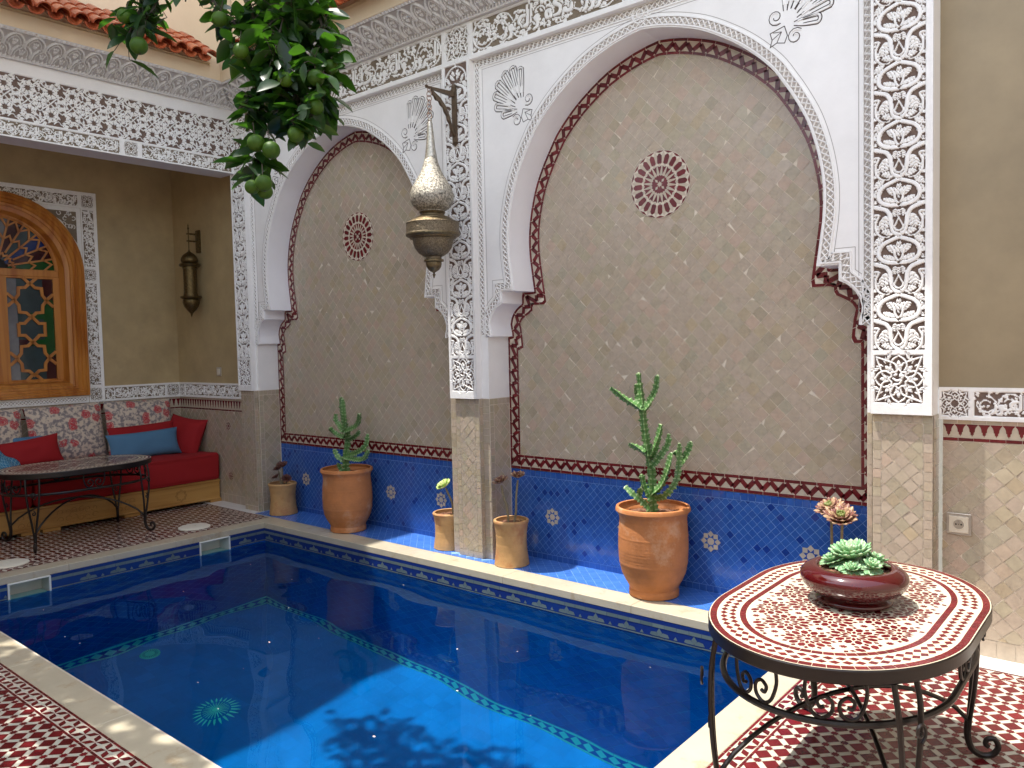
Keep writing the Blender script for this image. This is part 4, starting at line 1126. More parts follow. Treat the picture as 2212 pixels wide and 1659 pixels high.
# arched wooden window
mb = MB(); mb.box((-8.32, W2-.66, 1.0), (-8.20, W2+.66, 3.0), mat('window_backing', (.03, .028, .025), rough=.8)); mb.build('dark_backing', lg)  # added near-black box keeps sky out, stands in for an unlit room
win = empty('arched_window', (0, 0, 0)); win.parent = lg
mb = MB()
def arch_band(mb, r0, r1, h0, h1, m, zb=1.11, zs=2.27):
    """arched band between radii, surface height h0 (outer) to h1 (inner)"""
    def path(r): return [(W2+r, zb+(.70-r)*.8)]+[(W2+r*math.cos(t), zs+r*math.sin(t)) for t in np.linspace(0, PI, 33)]+[(W2-r, zb+(.70-r)*.8)]
    A, B = path(r0), path(r1)
    vs = [fl(a, b, h0) for a, b in A]+[fl(a, b, h1) for a, b in B]; n = len(A)
    mb.mesh(vs, [(i, i+1, n+i+1, n+i) for i in range(n-1)]+[(n-1, 0, n, 2*n-1)], m, .5)
for r0, r1, h0, h1 in ((.70, .70, 0, .050), (.70, .675, .050, .055), (.675, .670, .055, .042), (.670, .648, .042, .045), (.648, .640, .045, .030), (.640, .615, .030, .034), (.615, .606, .034, .018), (.606, .585, .018, .018), (.585, .580, .018, .006), (.58, .545, .006, -.012), (.545, .515, -.012, -.100), (.515, .49, -.100, -.095)):
    arch_band(mb, r0, r1, h0, h1, wood_o)
mb.build('frame', win)
mb = MB()
XI = -.06
def wbar(y0, z0, y1, z1, h0=-.107, h1=-.085): mb.box((-8.05+h0, y0, z0), (-8.05+h1, y1, z1), wood_o, .5, .003)
wbar(W2-.515, 2.235, W2+.515, 2.30); wbar(W2-.515, 1.16, W2+.515, 1.265); wbar(W2-.015, 1.265, W2+.015, 2.235)
for s_ in (1, -1):
    for a, b in ((.015, .075), (.465, .52)):
        y0, y1 = sorted((W2+s_*a, W2+s_*b)); wbar(y0, 1.265, y1, 2.235, -.105, -.087)
    y0, y1 = sorted((W2+s_*.075, W2+s_*.465)); wbar(y0, 2.215, y1, 2.235, -.105, -.088)
sash = mb.build('sash', win)
mb = MB()
def wrib(pts, w_=.026, h=.014):
    fr2 = Fr(fl(0, 0, -.103), fl.u, fl.v); ribbon(mb, fr2, pts, w_, wood_o, h)
    ribbon(mb, Fr(fl(0, 0, -.103+h), fl.u, fl.v), pts, w_*.42, wood_o, .003)
for s_ in (1, -1):
    c = W2+s_*.270
    ys = [2.01, 1.755, 1.50]
    def sq8(cy_, r, q): # eight pointed star outline (overlap of two squares)
        return [(c+(r if k % 2 == 0 else r*q)*math.sin(k*PI/8)*.86, cy_+(r if k % 2 == 0 else r*q)*math.cos(k*PI/8)) for k in range(17)]
    wrib(sq8(2.015, .158, .80)); wrib(sq8(1.475, .158, .80))
    wrib([(c-.11, 1.80), (c-.06, 1.80), (c, 1.865), (c+.06, 1.80), (c+.11, 1.80), (c+.11, 1.69), (c+.06, 1.69), (c, 1.625), (c-.06, 1.69), (c-.11, 1.69), (c-.11, 1.80)])
    for q, y in ((1, 2.015), (1, 1.475), (-1, 2.015), (-1, 1.475)):
        wrib([(c+q*.13, y), (c+q*.195, y+.06)]); wrib([(c+q*.13, y), (c+q*.195, y-.06)])
    for z in (2.235, 1.265):
        k = -1 if z > 2 else 1
        wrib([(c, z+k*.07), (c-.07, z)]); wrib([(c, z+k*.07), (c+.07, z)])
# fan light
for k in range(1, 12):
    a = PI*k/12
    r0 = .10 if k % 2 else .16
    wrib([(W2+r0*math.cos(a), 2.30+r0*math.sin(a)), (W2+.50*math.cos(a), 2.28+.50*math.sin(a))], .016)
for r, n_, o_ in ((.43, 12, .5), (.30, 12, 0), (.14, 12, 0)):
    pts = []
    for k in range(25):
        a = PI*k/24; rr = r*(1.09 if k % 2 else .93); pts.append((W2+rr*math.cos(a), 2.295+rr*math.sin(a)))
    wrib(pts, .015)
wrib([(W2+.505*math.cos(a), 2.29+.505*math.sin(a)) for a in np.linspace(0, PI, 33)], .03, .018)
mb.build('lattice', win)
gl = {}
for nme, c in (('blue', (.008, .025, .13)), ('green', (.008, .07, .015)), ('red', (.04, .005, .006)), ('clear', (.03, .05, .055)), ('grey', (.16, .16, .17))):
    gl[nme] = mat('glass_'+nme, c, rough=.07, nz=.3, nscale=5)
mb = MB()
fg = Fr(fl(0, 0, -.109), fl.u, fl.v)
def pane(y0, z0, y1, z1, g, h=0): sheet(mb, Fr(fg(0, 0, h), fg.u, fg.v), (min(y0, y1), z0, max(y0, y1), z1), gl[g])
for s_ in (1, -1):
    c = W2+s_*.27
    pane(c-s_*.2, 1.265, c-s_*.11, 2.235, 'grey'); pane(c+s_*.11, 1.265, c+s_*.2, 1.49, 'red'); pane(c+s_*.11, 1.49, c+s_*.2, 2.02, 'green'); pane(c+s_*.11, 2.02, c+s_*.2, 2.235, 'red')
    pane(c-.11, 1.265, c+.11, 2.235, 'clear')
    pane(c-.11, 1.59, c-.0, 1.65, 'red', .001); pane(c, 1.59, c+.11, 1.65, 'green', .001); pane(c, 1.84, c+.11, 1.90, 'green', .001)
for k in range(12):
    a0, a1 = PI*k/12, PI*(k+1)/12; g = ['green', 'red', 'blue', 'clear', 'red', 'grey'][k % 6] if k < 6 else ['grey', 'red', 'clear', 'blue', 'red', 'green'][k % 6]
    P = [(W2+.1*math.cos(a0), 2.29+.1*math.sin(a0)), (W2+.51*math.cos(a0), 2.28+.51*math.sin(a0)), (W2+.51*math.cos(a1), 2.28+.51*math.sin(a1)), (W2+.1*math.cos(a1), 2.29+.1*math.sin(a1))]
    mb.face([fg(a, b) for a, b in P], gl[g])
mb.build('pane', win)

# ---------------------------------------------------- right wall
rw = empty('right_wall', (0, 0, 0), 'ochre wall with tiled dado and a white carved rail, right of the pilaster', 'wall')
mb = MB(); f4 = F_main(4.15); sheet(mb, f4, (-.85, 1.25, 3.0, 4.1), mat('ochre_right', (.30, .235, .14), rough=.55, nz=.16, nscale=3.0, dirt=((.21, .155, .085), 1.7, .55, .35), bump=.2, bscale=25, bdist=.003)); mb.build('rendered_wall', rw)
mb = MB(); dado(mb, f4, -.828, 3.0, 0, mz=(1.003, 1.103), mer=.0485, tm=.0622); mb.build('tiled_dado', rw)
script_rail(f4, -.846, 3.0, 1.103, .152, rw, ['baraka', 'kull', 'alhubur', 'wa', 'alsurur'], [(-.844, -.712, 'r'), (-.712, 1.0, 's'), (1.0, 1.13, 'r'), (1.13, 3.0, 's')], 8)
tag(rw)
# unseen sides of the court, added to bounce light into the shade
pale = mat('bounce_wall_pale', (.66, .62, .54), rough=.7, nz=.05, nscale=3)
mb = MB(); mb.box((-8.2, -2.3, 0), (2.4, -2.0, 3.6), pale)
tag(mb.build('bounce_wall'), 'unseen plain beige courtyard wall added to bounce light, facing the pool niches', 'wall')
mb = MB(); mb.box((2.0, -2.0, 0), (2.3, 4.5, 3.6), pale)
tag(mb.build('bounce_wall'), 'unseen plain beige courtyard wall added to bounce light, facing the sofa alcove', 'wall')
# ============================================================ OBJECTS
def spiral2(c, r0, a0, turns, sg, n=18, k_=.78):
    return [(c[0]+r0*(1-k_*k/n)*math.cos(a0+sg*turns*2*PI*k/n), c[1]+r0*(1-k_*k/n)*math.sin(a0+sg*turns*2*PI*k/n)) for k in range(n+1)]
def oval(a, y0, b, n=64):
    out = []
    for k in range(n):
        t = 2*PI*(k+.5)/n; s = 1 if math.sin(t) > 0 else -1
        out.append((a*math.cos(t), s*y0+b*math.sin(t)))
    return out
top_w = mat('table_cream', (.58, .53, .40), (.52, .52, .43), rough=.2, nz=.08, nscale=50)
top_r = mat('table_red', (.16, .012, .014), (.11, .008, .010), rough=.17, nz=.2, nscale=50)
def make_table(name, loc, h, label, sc_=(1, 1), mr=None, mw=None, seed=1):
    mr = mr or top_r; mw = mw or top_w
    random.seed(seed)
    t = empty(name, loc, label, 'table', 'wrought iron mosaic tables')
    HX, Y0, B = .379*sc_[0], .144*sc_[1], .455*sc_[1]
    ov = oval(HX, Y0, B, 72)
    mb = MB(); n = len(ov)
    th = .042
    vs = []
    for s_, z in ((-.004, h-th), (0, h-th+.004), (0, h-.004), (-.003, h)):
        for (x, y) in Strip.off(ov+[ov[0]], -s_)[:n]: vs.append((x, y, z))
    fs = [(j*n+i, j*n+(i+1) % n, (j+1)*n+(i+1) % n, (j+1)*n+i) for j in range(3) for i in range(n)]+[tuple(range(n-1, -1, -1))]
    mb.mesh(vs, fs, iron, .5, True)
    mb.build('table_rim', t)
    mb = MB(); fr = F_floor(h)
    P = Strip.off(ov+[ov[0]], .003)[:n]
    mb.face([fr(x, y, .0002) for x, y in P], mat('table_grout', (.55, .48, .35), rough=.8), .5)
    cl = ov+ov[:1]
    def S(d0, d1): return Strip(cl, d0, d1)
    def band_bricks(d0, d1, L_):
        st = S(d0, d1); k = round(st.L/L_); d = st.L/k
        for i in range(k):
            tile(mb, fr, [tuple(st(i*d+.0009, 0)), tuple(st((i+1)*d-.0009, 0)), tuple(st((i+1)*d-.0009, 1)), tuple(st(i*d+.0009, 1))], mr, .0010, .004)
    band_bricks(.006, .027, .036); band_bricks(.098, .117, .030)
    for (d0, d1, ph) in ((.034, .062, 0), (.063, .091, .5)):
        st = S(d0, d1); k = round(st.L/.034); d = st.L/k
        for i in range(k):
            u = (i+ph)*d+.001
            if u+d > st.L: continue
            for sgn in (0, 1):
                a = .5 if ph else .5
                tile(mb, fr, [tuple(st(u, .5)), tuple(st(u+d*.5, .12 if not ph else .02)), tuple(st(u+d*.92, .5)), tuple(st(u+d*.5, .98 if not ph else .88))], mr, .0010, .004) if sgn == 0 else None
    st = S(.060, .065)
    # field
    inn = Strip.off(cl, .122)[:n]
    def inside(x, y):
        c = False
        for i in range(n):
            x1, y1 = inn[i]; x2, y2 = inn[i-1]
            if (y1 > y) != (y2 > y) and x < (x2-x1)*(y-y1)/(y2-y1)+x1: c = not c
        return c
    mb.face([fr(x, y, .0006) for x, y in inn], mw, .2)
    def put(pts, m_, hh=.0012):
        if all(inside(*p) for p in pts): tile(mb, fr, pts, m_, hh, .004)
    sp = .138
    for i in range(-3, 4):
        for j in range(-5, 6):
            if (i+j) % 2: continue
            cx, cy_ = i*sp*.72, j*sp*.72
            for k in range(12):
                a = 2*PI*k/12; c, s_ = math.cos(a), math.sin(a)
                def Rr(u, v): return (cx+u*c-v*s_, cy_+u*s_+v*c)
                put([Rr(.036, 0), Rr(.045, -.0098), Rr(.060, -.0098), Rr(.068, 0), Rr(.060, .0098), Rr(.045, .0098)], mr)
                a2 = a+PI/12; c, s_ = math.cos(a2), math.sin(a2)
                put([Rr(.014, 0), Rr(.028, -.0065), Rr(.041, 0), Rr(.028, .0065)], mr)
                put([Rr(.060, 0), Rr(.070, -.0072), Rr(.079, 0), Rr(.070, .0072)], mr)
            put([(cx+.009*math.cos(k*PI/4), cy_+.009*math.sin(k*PI/4)) for k in range(8)], mr)
    for i in range(-3, 4):
        for j in range(-5, 6):
            if (i+j) % 2 == 0: continue
            cx, cy_ = i*sp*.72, j*sp*.72
            put(star(cx, cy_, .013, .008), mr)
    mb.build('mosaic_top', t)
    # ring and scrolls
    rg = oval(HX-.044, Y0, B-.05, 72); zr = h-.17
    mb = MB(); mb.tube([(x, y, zr) for x, y in rg], .0105, iron, 8, closed=True)
    rg2 = oval(HX-.05, Y0, B-.056, 72); mb.tube([(x, y, h-th-.006) for x, y in rg2], .006, iron, 6, closed=True)
    mb.build('ring', t)
    cum = Strip(rg+[rg[0]], -.001, .001)
    def onring(s, z, d=0):
        p = cum(s % cum.L, .5); return (p[0], p[1], z)
    def s_at(x, y):
        return min(np.linspace(0, cum.L, 400), key=lambda s: (cum(s, .5)-Vector((x, y))).length)
    for (x, y) in ((-.15, -.6), (.15, -.6), (-.15, .6), (.15, .6), (.34, 0), (-.34, 0)):
        s0 = s_at(x, y); mb = MB()
        for sg in (1, -1):
            pts = [(.078, h-th-.008), (.080, zr+.075), (.062, zr+.025), (.036, zr+.012), (.012, zr+.030), (.010, zr+.058), (.030, zr+.074), (.048, zr+.060), (.042, zr+.042), (.030, zr+.046)]
            pts = catmull([(q[0], q[1], 0) for q in pts], 4)
            mb.tube([onring(s0+sg*q[0], q[1]) for q in pts], .0055, iron, 7)
        mb.build('scroll', t)
    # legs
    feet = []
    for sx in (1, -1):
        for sy in (1, -1):
            mb = MB(); lx, ly = sx*(HX-.105), sy*(Y0+B-.165)
            d = Vector((sx*.92, sy*.38, 0)).normalized(); tn = Vector((-d.y, d.x, 0)); o = Vector((lx, ly, 0)); Z = Vector((0, 0, 1))
            for sg in (1, -1):
                pts = [(sg*.045, -.004, h-th), (sg*.045, .010, h-.12), (sg*.036, .014, h-.24), (sg*.022, .010, .26), (sg*.008, .0, .15), (sg*.004, -.004, .10)]
                pts = [o+tn*a+d*b+Z*c for a, b, c in pts]
                mb.tube(catmull(pts, 5), .0082, iron, 8)
            sp_ = spiral2((.0, h-.165), .030, -1.4, 1.2, 1); mb.tube([o+tn*a*.8+d*.042+Z*c for a, c in sp_], .0048, iron, 6)
            sp_ = spiral2((.0, .30), .020, 1.6, 1.1, -1); mb.tube([o+tn*a*.7+d*.020+Z*c for a, c in sp_], .0045, iron, 6)
            ft = [(-.004, .14), (-.006, .08), (.008, .034), (.040, .014), (.074, .022), (.090, .050), (.078, .076), (.056, .074), (.050, .056), (.060, .046)]
            ft = catmull([(a, c, 0) for a, c in ft], 4)
            mb.tube([o+d*q[0]+Z*q[1] for q in ft], [.0125-.0045*k/len(ft) for k in range(len(ft))], iron, 9)
            mb.build('leg', t); feet.append(o)
    mb = MB()
    for a, b in ((0, 3), (1, 2)):
        p, q = feet[a], feet[b]
        pts = []
        for k in range(17):
            f = k/16; z = .13+.20*(1-(2*f-1)**2)**.8
            pts.append(p.lerp(q, f)+Vector((0, 0, z)))
        mb.tube(pts, .0078, iron, 8)
    mb.build('stretcher', t)
    return t
make_table('mosaic_table', (-.807, 2.68, 0), .62, 'red and cream star mosaic table on scrolled iron legs, in the sun at the right')
iw = mat('table_cream_worn', (.52, .44, .33), (.42, .36, .28), rough=.2, nz=.2, nscale=50)
ir = mat('table_brown', (.17, .05, .04), (.09, .05, .06), rough=.2, nz=.2, nscale=50)
make_table('mosaic_table', (-6.89, 2.62, 0), .605, 'dark rimmed oval mosaic table on iron legs in front of the red sofa', (.98, .98), ir, iw, 2)

# ---------------------------------------------------- pots and plants
def pot_mesh(prof, m, wall_t=.016, wob=.006, tint=.5):
    mb = MB(); inner = [(max(.0, r-wall_t), z) for r, z in prof[::-1]]
    zt = prof[-1][1]
    k = [(r, z) for r, z in inner if z > zt*.72]
    mb.lathe([(0, .002)]+prof+[(prof[-1][0]-wall_t*.5, zt+.004)]+k, m, n=48, wob=wob, tint=tint)
    return mb
def soil_mesh(r, z, seed=0):
    mb = MB(); rd = random.Random(seed); n = 26
    vs = [(0, 0, z+.01)]; rings = 7
    for i in range(1, rings+1):
        for j in range(n):
            a = 2*PI*j/n; q = r*i/rings
            vs.append((q*math.cos(a), q*math.sin(a), z+.012*(1-i/rings)+rd.uniform(-.006, .008)))
    fs = [(0, 1+j, 1+(j+1) % n) for j in range(n)]
    for i in range(rings-1):
        for j in range(n): fs.append((1+i*n+j, 1+(i+1)*n+j, 1+(i+1)*n+(j+1) % n, 1+i*n+(j+1) % n))
    mb.mesh(vs, fs, soil, .3, False)
    for k in range(70):
        a, q = rd.uniform(0, 6.28), r*.94*math.sqrt(rd.random()); s = rd.uniform(.002, .007); c = Vector((q*math.cos(a), q*math.sin(a), z+.010*(1-q/r)+.006))
        v8 = [c+Vector((rd.uniform(.6, 1)*sx*s, rd.uniform(.6, 1)*sy*s, rd.uniform(.5, 1)*sz*s)) for sx, sy, sz in ((1, 0, 0), (-1, 0, 0), (0, 1, 0), (0, -1, 0), (0, 0, 1), (0, 0, -1))]
        mb.mesh(v8, [(0, 2, 4), (2, 1, 4), (1, 3, 4), (3, 0, 4), (2, 0, 5), (1, 2, 5), (3, 1, 5), (0, 3, 5)], soil, rd.random(), False)
    return mb
BIG = [(.138, 0), (.146, .004), (.148, .025), (.143, .045), (.150, .062), (.170, .095), (.190, .14), (.202, .20), (.206, .28), (.204, .36), (.199, .42), (.197, .455), (.200, .480), (.211, .495), (.218, .505), (.219, .518), (.214, .527)]
SM = [(.116, 0), (.121, .004), (.118, .03), (.110, .09), (.107, .15), (.109, .21), (.116, .262), (.122, .280), (.124, .292), (.121, .300)]
def pot(name, loc, prof, m, label, s=1, group=None, rz=0, sh=1):
    t = empty(name, loc, label, 'flowerpot', group, rz)
    pr = []
    for (r1, z1), (r2, z2) in zip(prof, prof[1:]):
        k = max(1, int((z2-z1)/.008))
        for q in range(k):
            f = q/k; pr.append(((r1+(r2-r1)*f+.0011*math.sin((z1+(z2-z1)*f)*330+3*math.sin(z1*20)))*s, (z1+(z2-z1)*f)*s*sh))
    pr.append((prof[-1][0]*s, prof[-1][1]*s*sh))
    pot_mesh(pr, m).build('pot_body', t)
    soil_mesh((pr[-1][0]-.020), pr[-1][1]*.90, len(bpy.data.objects)).build('soil', t)
    return t
G1 = 'plant pots on the blue ledge'
pot('terracotta_pot', (-5.205, 4.055, .004), BIG, terra, 'large orange terracotta pot on the blue ledge in the left niche', .985, G1, .7, .99)
pot('terracotta_pot', (-2.345, 4.062, .004), BIG, terra, 'large orange terracotta pot on the blue ledge in the right niche, half in sun', 1, G1, 2.1)
pot('terracotta_pot', (-6.235, 4.125, .004), SM, terra_y, 'small brown waisted pot in the shaded far left corner of the ledge', 1.04, G1, .2, .9)
pot('terracotta_pot', (-4.115, 4.14, .004), SM, terra_y, 'small waisted pot partly hidden behind the left side of the middle pilaster', 1.0, G1, 1.2, .88)
pot('terracotta_pot', (-3.445, 4.06, .004), SM, terra_y, 'small waisted pot standing just right of the middle pilaster', .985, G1, 2.6, 1.04)
pot('terracotta_pot', (-1.315, 4.13, .004), SM, terra_y, 'small waisted pot behind the mosaic table, beside the right pilaster', 1.0, G1, 4.0, 1.0)
cact = mat('cactus_green', (.050, .165, .028), (.44, .54, .30), rough=.45, nz=.25, nscale=22, spec=.4)
cact_b = mat('cactus_bark', (.20, .17, .09), (.35, .3, .2), rough=.8, nz=.3, nscale=40)
def ribbed(mb, pts, r, m, teeth=.030, seed=0, ribs=3, taper=.55, woody=0):
    rd = random.Random(seed)
    P = catmull(pts, 8); L = sum((b-a).length for a, b in zip(P, P[1:])); n = max(6, int(L/teeth*4)); 
    # resample evenly
    cum = [0]
    for a, b in zip(P, P[1:]): cum.append(cum[-1]+(b-a).length)
    Q = []
    for k in range(n+1):
        s = L*k/n; i = min(max(0, int(np.searchsorted(cum, s))-1), len(P)-2); f = (s-cum[i])/max(1e-6, cum[i+1]-cum[i]); Q.append(P[i].lerp(P[i+1], f))
    prev = None; rows = []; ph = rd.uniform(0, 6.28); K = ribs*4
    for k, p in enumerate(Q):
        d = (Q[min(k+1, n)]-Q[max(k-1, 0)]).normalized()
        u = d.orthogonal().normalized() if prev is None else (prev-d*prev.dot(d)).normalized(); prev = u; v = d.cross(u)
        f = k/n; base = r*(1-(1-taper)*f)*(1 if f < .93 else .8)
        tooth = [.0, .30, 1.0, .35][k % 4]*rd.uniform(.6, 1.2)
        row = []
        for j in range(K):
            a = ph+.8*f+2*PI*j/K; q = j % 4
            rr = base*(.50, .62, 1.2, .62)[q] if q != 2 else base*(1.18+.62*tooth)
            row.append(p+(u*math.cos(a)+v*math.sin(a))*rr*(1+.12*math.sin(k*.9+seed)))
        rows.append(row)
    off = len(mb.v)
    for row in rows: mb.v.extend([tuple(x) for x in row])
    mi = mb.mi(m)
    for k in range(n):
        for j in range(K):
            mb.f.append((off+k*K+j, off+k*K+(j+1) % K, off+(k+1)*K+(j+1) % K, off+(k+1)*K+j)); mb.m.append(mi)
            near = (j % 4) in (1, 2)
            mb.t.append((.60 if (near and k % 4 == 2) else .10 if (near and k % 4 == 1) else .10+.12*rd.random() if near else .02+.08*rd.random())); mb.sm.append(True)
    tip = len(mb.v); mb.v.append(tuple(Q[-1]+(Q[-1]-Q[-2])*.8))
    for j in range(K): mb.f.append((off+n*K+j, off+n*K+(j+1) % K, tip)); mb.m.append(mi); mb.t.append(1.0); mb.sm.append(True)
def cactus(loc, label, trunk, arms, y, r):
    t = empty('cactus', loc, label, 'cactus', 'ridged cacti in the large pots')
    def W(p, k): 
        return [Vector((a-loc[0], (0 if i == 0 and k == 0 else random.Random(k*7+i).uniform(-.012, .012))+(k and random.Random(k).uniform(-.10, .06)*i/len(p)), b-loc[2])) for i, (a, b) in enumerate(p)]
    mb = MB(); ribbed(mb, W(trunk, 0), r, cact, seed=1, taper=.62); mb.build('stem', t, 60)
    for k, a in enumerate(arms):
        mb = MB(); ribbed(mb, W(a, k+1), r*.72, cact, .027, seed=k+2, taper=.75); mb.build('arm', t, 60)
    return t
cactus((-2.345, 4.06, .47), 'tall pale-edged cactus with many toothed arms in the sunlit large pot',
 [(-2.345, .46), (-2.345, .62), (-2.36, .75), (-2.375, .90), (-2.392, 1.02), (-2.405, 1.12), (-2.42, 1.22), (-2.422, 1.315)],
 [[(-2.40, 1.10), (-2.44, 1.13), (-2.50, 1.165), (-2.585, 1.228)], [(-2.40, 1.11), (-2.452, 1.16), (-2.47, 1.245)], [(-2.385, 1.10), (-2.35, 1.15), (-2.30, 1.22), (-2.275, 1.305)],
  [(-2.38, .85), (-2.42, .87), (-2.475, .895)], [(-2.35, .82), (-2.32, .88), (-2.30, .95), (-2.283, 1.015)], [(-2.35, .76), (-2.29, .83), (-2.25, .90), (-2.243, .960)], [(-2.345, .60), (-2.28, .66), (-2.23, .75), (-2.20, .858)],
  [(-2.34, .58), (-2.25, .61), (-2.18, .70), (-2.15, .80), (-2.137, .92)], [(-2.158, .79), (-2.11, .86), (-2.08, .93)], [(-2.15, .81), (-2.19, .865)], [(-2.355, .50), (-2.41, .55), (-2.46, .59), (-2.516, .63)], [(-2.44, .57), (-2.41, .635)], [(-2.35, .56), (-2.385, .64), (-2.40, .716)]], 4.06, .025)
cactus((-5.2, 4.055, .45), 'dark green cactus with upright arms in the shaded large pot',
 [(-5.215, .44), (-5.21, .6), (-5.20, .78), (-5.22, .92), (-5.24, 1.10)],
 [[(-5.20, .82), (-5.165, .95), (-5.157, 1.09)], [(-5.21, .82), (-5.31, .86), (-5.36, .90), (-5.38, .95)], [(-5.21, .77), (-5.29, .78), (-5.34, .81), (-5.36, .845)], [(-5.20, .82), (-5.05, .87), (-4.99, .92), (-4.943, .98)],
  [(-5.20, .75), (-5.08, .79), (-5.03, .835)], [(-5.205, .62), (-5.05, .66), (-4.96, .72), (-4.936, .81)], [(-5.205, .60), (-5.03, .60), (-4.94, .62), (-4.885, .69)], [(-5.21, .58), (-5.26, .60), (-5.315, .665)], [(-5.22, .48), (-5.27, .50), (-5.30, .55)]], 4.05, .028)
def spoon(mb, o, d, up, L, w, m, tint, curl=.3, thick=.1):
    """a fleshy leaf from o along d"""
    d = d.normalized(); s = d.cross(up).normalized(); n = s.cross(d)
    vs = []; ks = (0, .25, .55, .82, 1)
    for k in ks:
        ww = w*(.34, .55, .95, .88, .08)[ks.index(k)]; c = o+d*L*k+n*L*curl*k*k
        vs += [c-s*ww/2+n*ww*.10, c-n*w*thick, c+s*ww/2+n*ww*.10, c+n*w*thick*.5]
    fs = []
    for i in range(4):
        for j in range(4): fs.append((i*4+j, i*4+(j+1) % 4, i*4+4+(j+1) % 4, i*4+4+j))
    fs.append((16, 17, 18, 19))
    mb.mesh(vs, fs, m, tint, True)
def rosette(mb, c, R_, m, mc, rings=6, seed=0, tilt=Vector((0, 0, 1)), tr=(0, 1), wf=.42, low=14):
    rd = random.Random(seed); tilt = tilt.normalized(); a0 = tilt.orthogonal().normalized(); b0 = tilt.cross(a0)
    for i in range(rings):
        f = i/(rings-1); el = R(82-(82-low)*f-(rd.uniform(0, 26) if i == rings-1 else 0)); n = 5+i*2; L = R_*(.34+.66*f)
        for k in range(n):
            a = 2*PI*(k+.5*(i % 2))/n+rd.uniform(-.1, .1)
            d = (a0*math.cos(a)+b0*math.sin(a))*math.cos(el)+tilt*math.sin(el)
            spoon(mb, c+tilt*(R_*.12*(1-f)), d, tilt, L*rd.uniform(.88, 1.08), R_*wf*(.55+.45*f), mc if i < rings*.45 else m, (.85 if (i+k) % 2 else .1)+rd.uniform(-.1, .1), .22 if f < .6 else .10, .14)
aeo_d = mat('aeonium_dark', (.10, .035, .028), (.20, .075, .05), rough=.4, nz=.2, nscale=40)
aeo_g = mat('aeonium_green', (.16, .20, .05), (.24, .26, .08), rough=.4)
aeo_p = mat('aeonium_pink', (.20, .075, .06), (.46, .30, .17), rough=.4, nz=.2, nscale=40)
lime = mat('rosette_lime', (.30, .46, .07), (.62, .66, .32), rough=.35, sss=.1)
stem_m = mat('succulent_stem', (.30, .24, .14), (.22, .18, .10), rough=.8, nz=.3, nscale=60, bump=.8, bscale=60, bdist=.004)
def aeonium(loc, label, heads, stems, m, mc, group='rosette succulents in small pots', wf=.42):
    t = empty('rosette_succulent', loc, label, 'succulent', group)
    o = Vector(loc)
    mb = MB()
    for s in stems: mb.tube(catmull([Vector(p)-o for p in s], 6), [.0085-.0025*k/(len(s)*6) for k in range((len(s)-1)*6+1)], stem_m, 8)
    mb.build('stem', t)
    for k, (c, r, tl) in enumerate(heads):
        mb = MB(); rosette(mb, Vector(c)-o, r, m, mc, 6, k+3, Vector(tl), (0, 1), wf, 26); mb.build('rosette', t, 0)
    return t
aeonium((-6.235, 4.125, .24), 'dark brown rosette plant in the shaded corner pot', [((-6.30, 4.13, .40), .055, (-.3, -.3, 1)), ((-6.19, 4.10, .44), .062, (.2, -.4, 1)), ((-6.16, 4.12, .33), .05, (.5, -.3, 1)), ((-6.29, 4.1, .33), .045, (-.5, -.4, 1))],
        [[(-6.24, 4.125, .22), (-6.28, 4.13, .32), (-6.30, 4.13, .39)], [(-6.23, 4.125, .22), (-6.21, 4.11, .34), (-6.19, 4.10, .43)], [(-6.22, 4.12, .22), (-6.18, 4.12, .27), (-6.16, 4.12, .32)]], aeo_d, aeo_d)
aeonium((-4.115, 4.14, .24), 'bright lime rosette on one stem, peeping out left of the middle pilaster', [((-4.105, 4.09, .465), .068, (-.25, -.55, 1))],
        [[(-4.06, 4.13, .22), (-4.062, 4.12, .34), (-4.085, 4.10, .42), (-4.10, 4.095, .455)]], lime, lime, wf=.6)
aeonium((-3.445, 4.06, .27), 'two thin-stemmed dark rosettes in the pot right of the middle pilaster', [((-3.515, 4.05, .555), .068, (-.2, -.3, 1)), ((-3.365, 4.05, .605), .062, (.1, -.2, 1))],
        [[(-3.47, 4.06, .27), (-3.475, 4.06, .38), (-3.50, 4.05, .47), (-3.515, 4.05, .54)], [(-3.425, 4.06, .27), (-3.40, 4.06, .36), (-3.385, 4.05, .48), (-3.368, 4.05, .59)]], aeo_p, aeo_d, wf=.3)
aeonium((-1.315, 4.13, .28), 'two large pink and olive rosettes on thick stems beside the right pilaster', [((-1.335, 4.12, .605), .088, (-.2, -.4, 1)), ((-1.262, 4.05, .575), .098, (.1, -.5, 1))],
        [[(-1.335, 4.13, .27), (-1.335, 4.13, .42), (-1.335, 4.12, .60)], [(-1.285, 4.12, .27), (-1.275, 4.09, .42), (-1.262, 4.06, .56)]], aeo_p, aeo_g)

# glazed red bowl with an echeveria on the table
glz = mat('red_glaze', (.070, .0015, .003), (.05, .001, .002), rough=.10, nz=.25, nscale=9, coat=.6, spec=.5)
bw = empty('glazed_bowl', (-.803, 2.70, .6215), 'glossy dark red bowl standing on the sunlit mosaic table', 'bowl')
mb = MB()
mb.lathe([(0, .001), (.112, .001), (.119, .005), (.121, .012), (.118, .018), (.106, .022), (.104, .028), (.122, .034), (.146, .047), (.160, .062), (.167, .078), (.168, .090), (.164, .101), (.152, .113), (.134, .121), (.120, .123), (.114, .120), (.110, .112), (.108, .095)], glz, n=64)
mb.build('bowl_body', bw, 60)
soil_mesh(.109, .104, 77).build('soil', bw)
ech = mat('echeveria_leaf', (.17, .36, .16), (.36, .52, .30), rough=.42, nz=.1, nscale=30, sss=.12)
t = empty('echeveria', (-.803, 2.70, .735), 'pale blue-green rosette succulent growing in the red bowl', 'succulent')
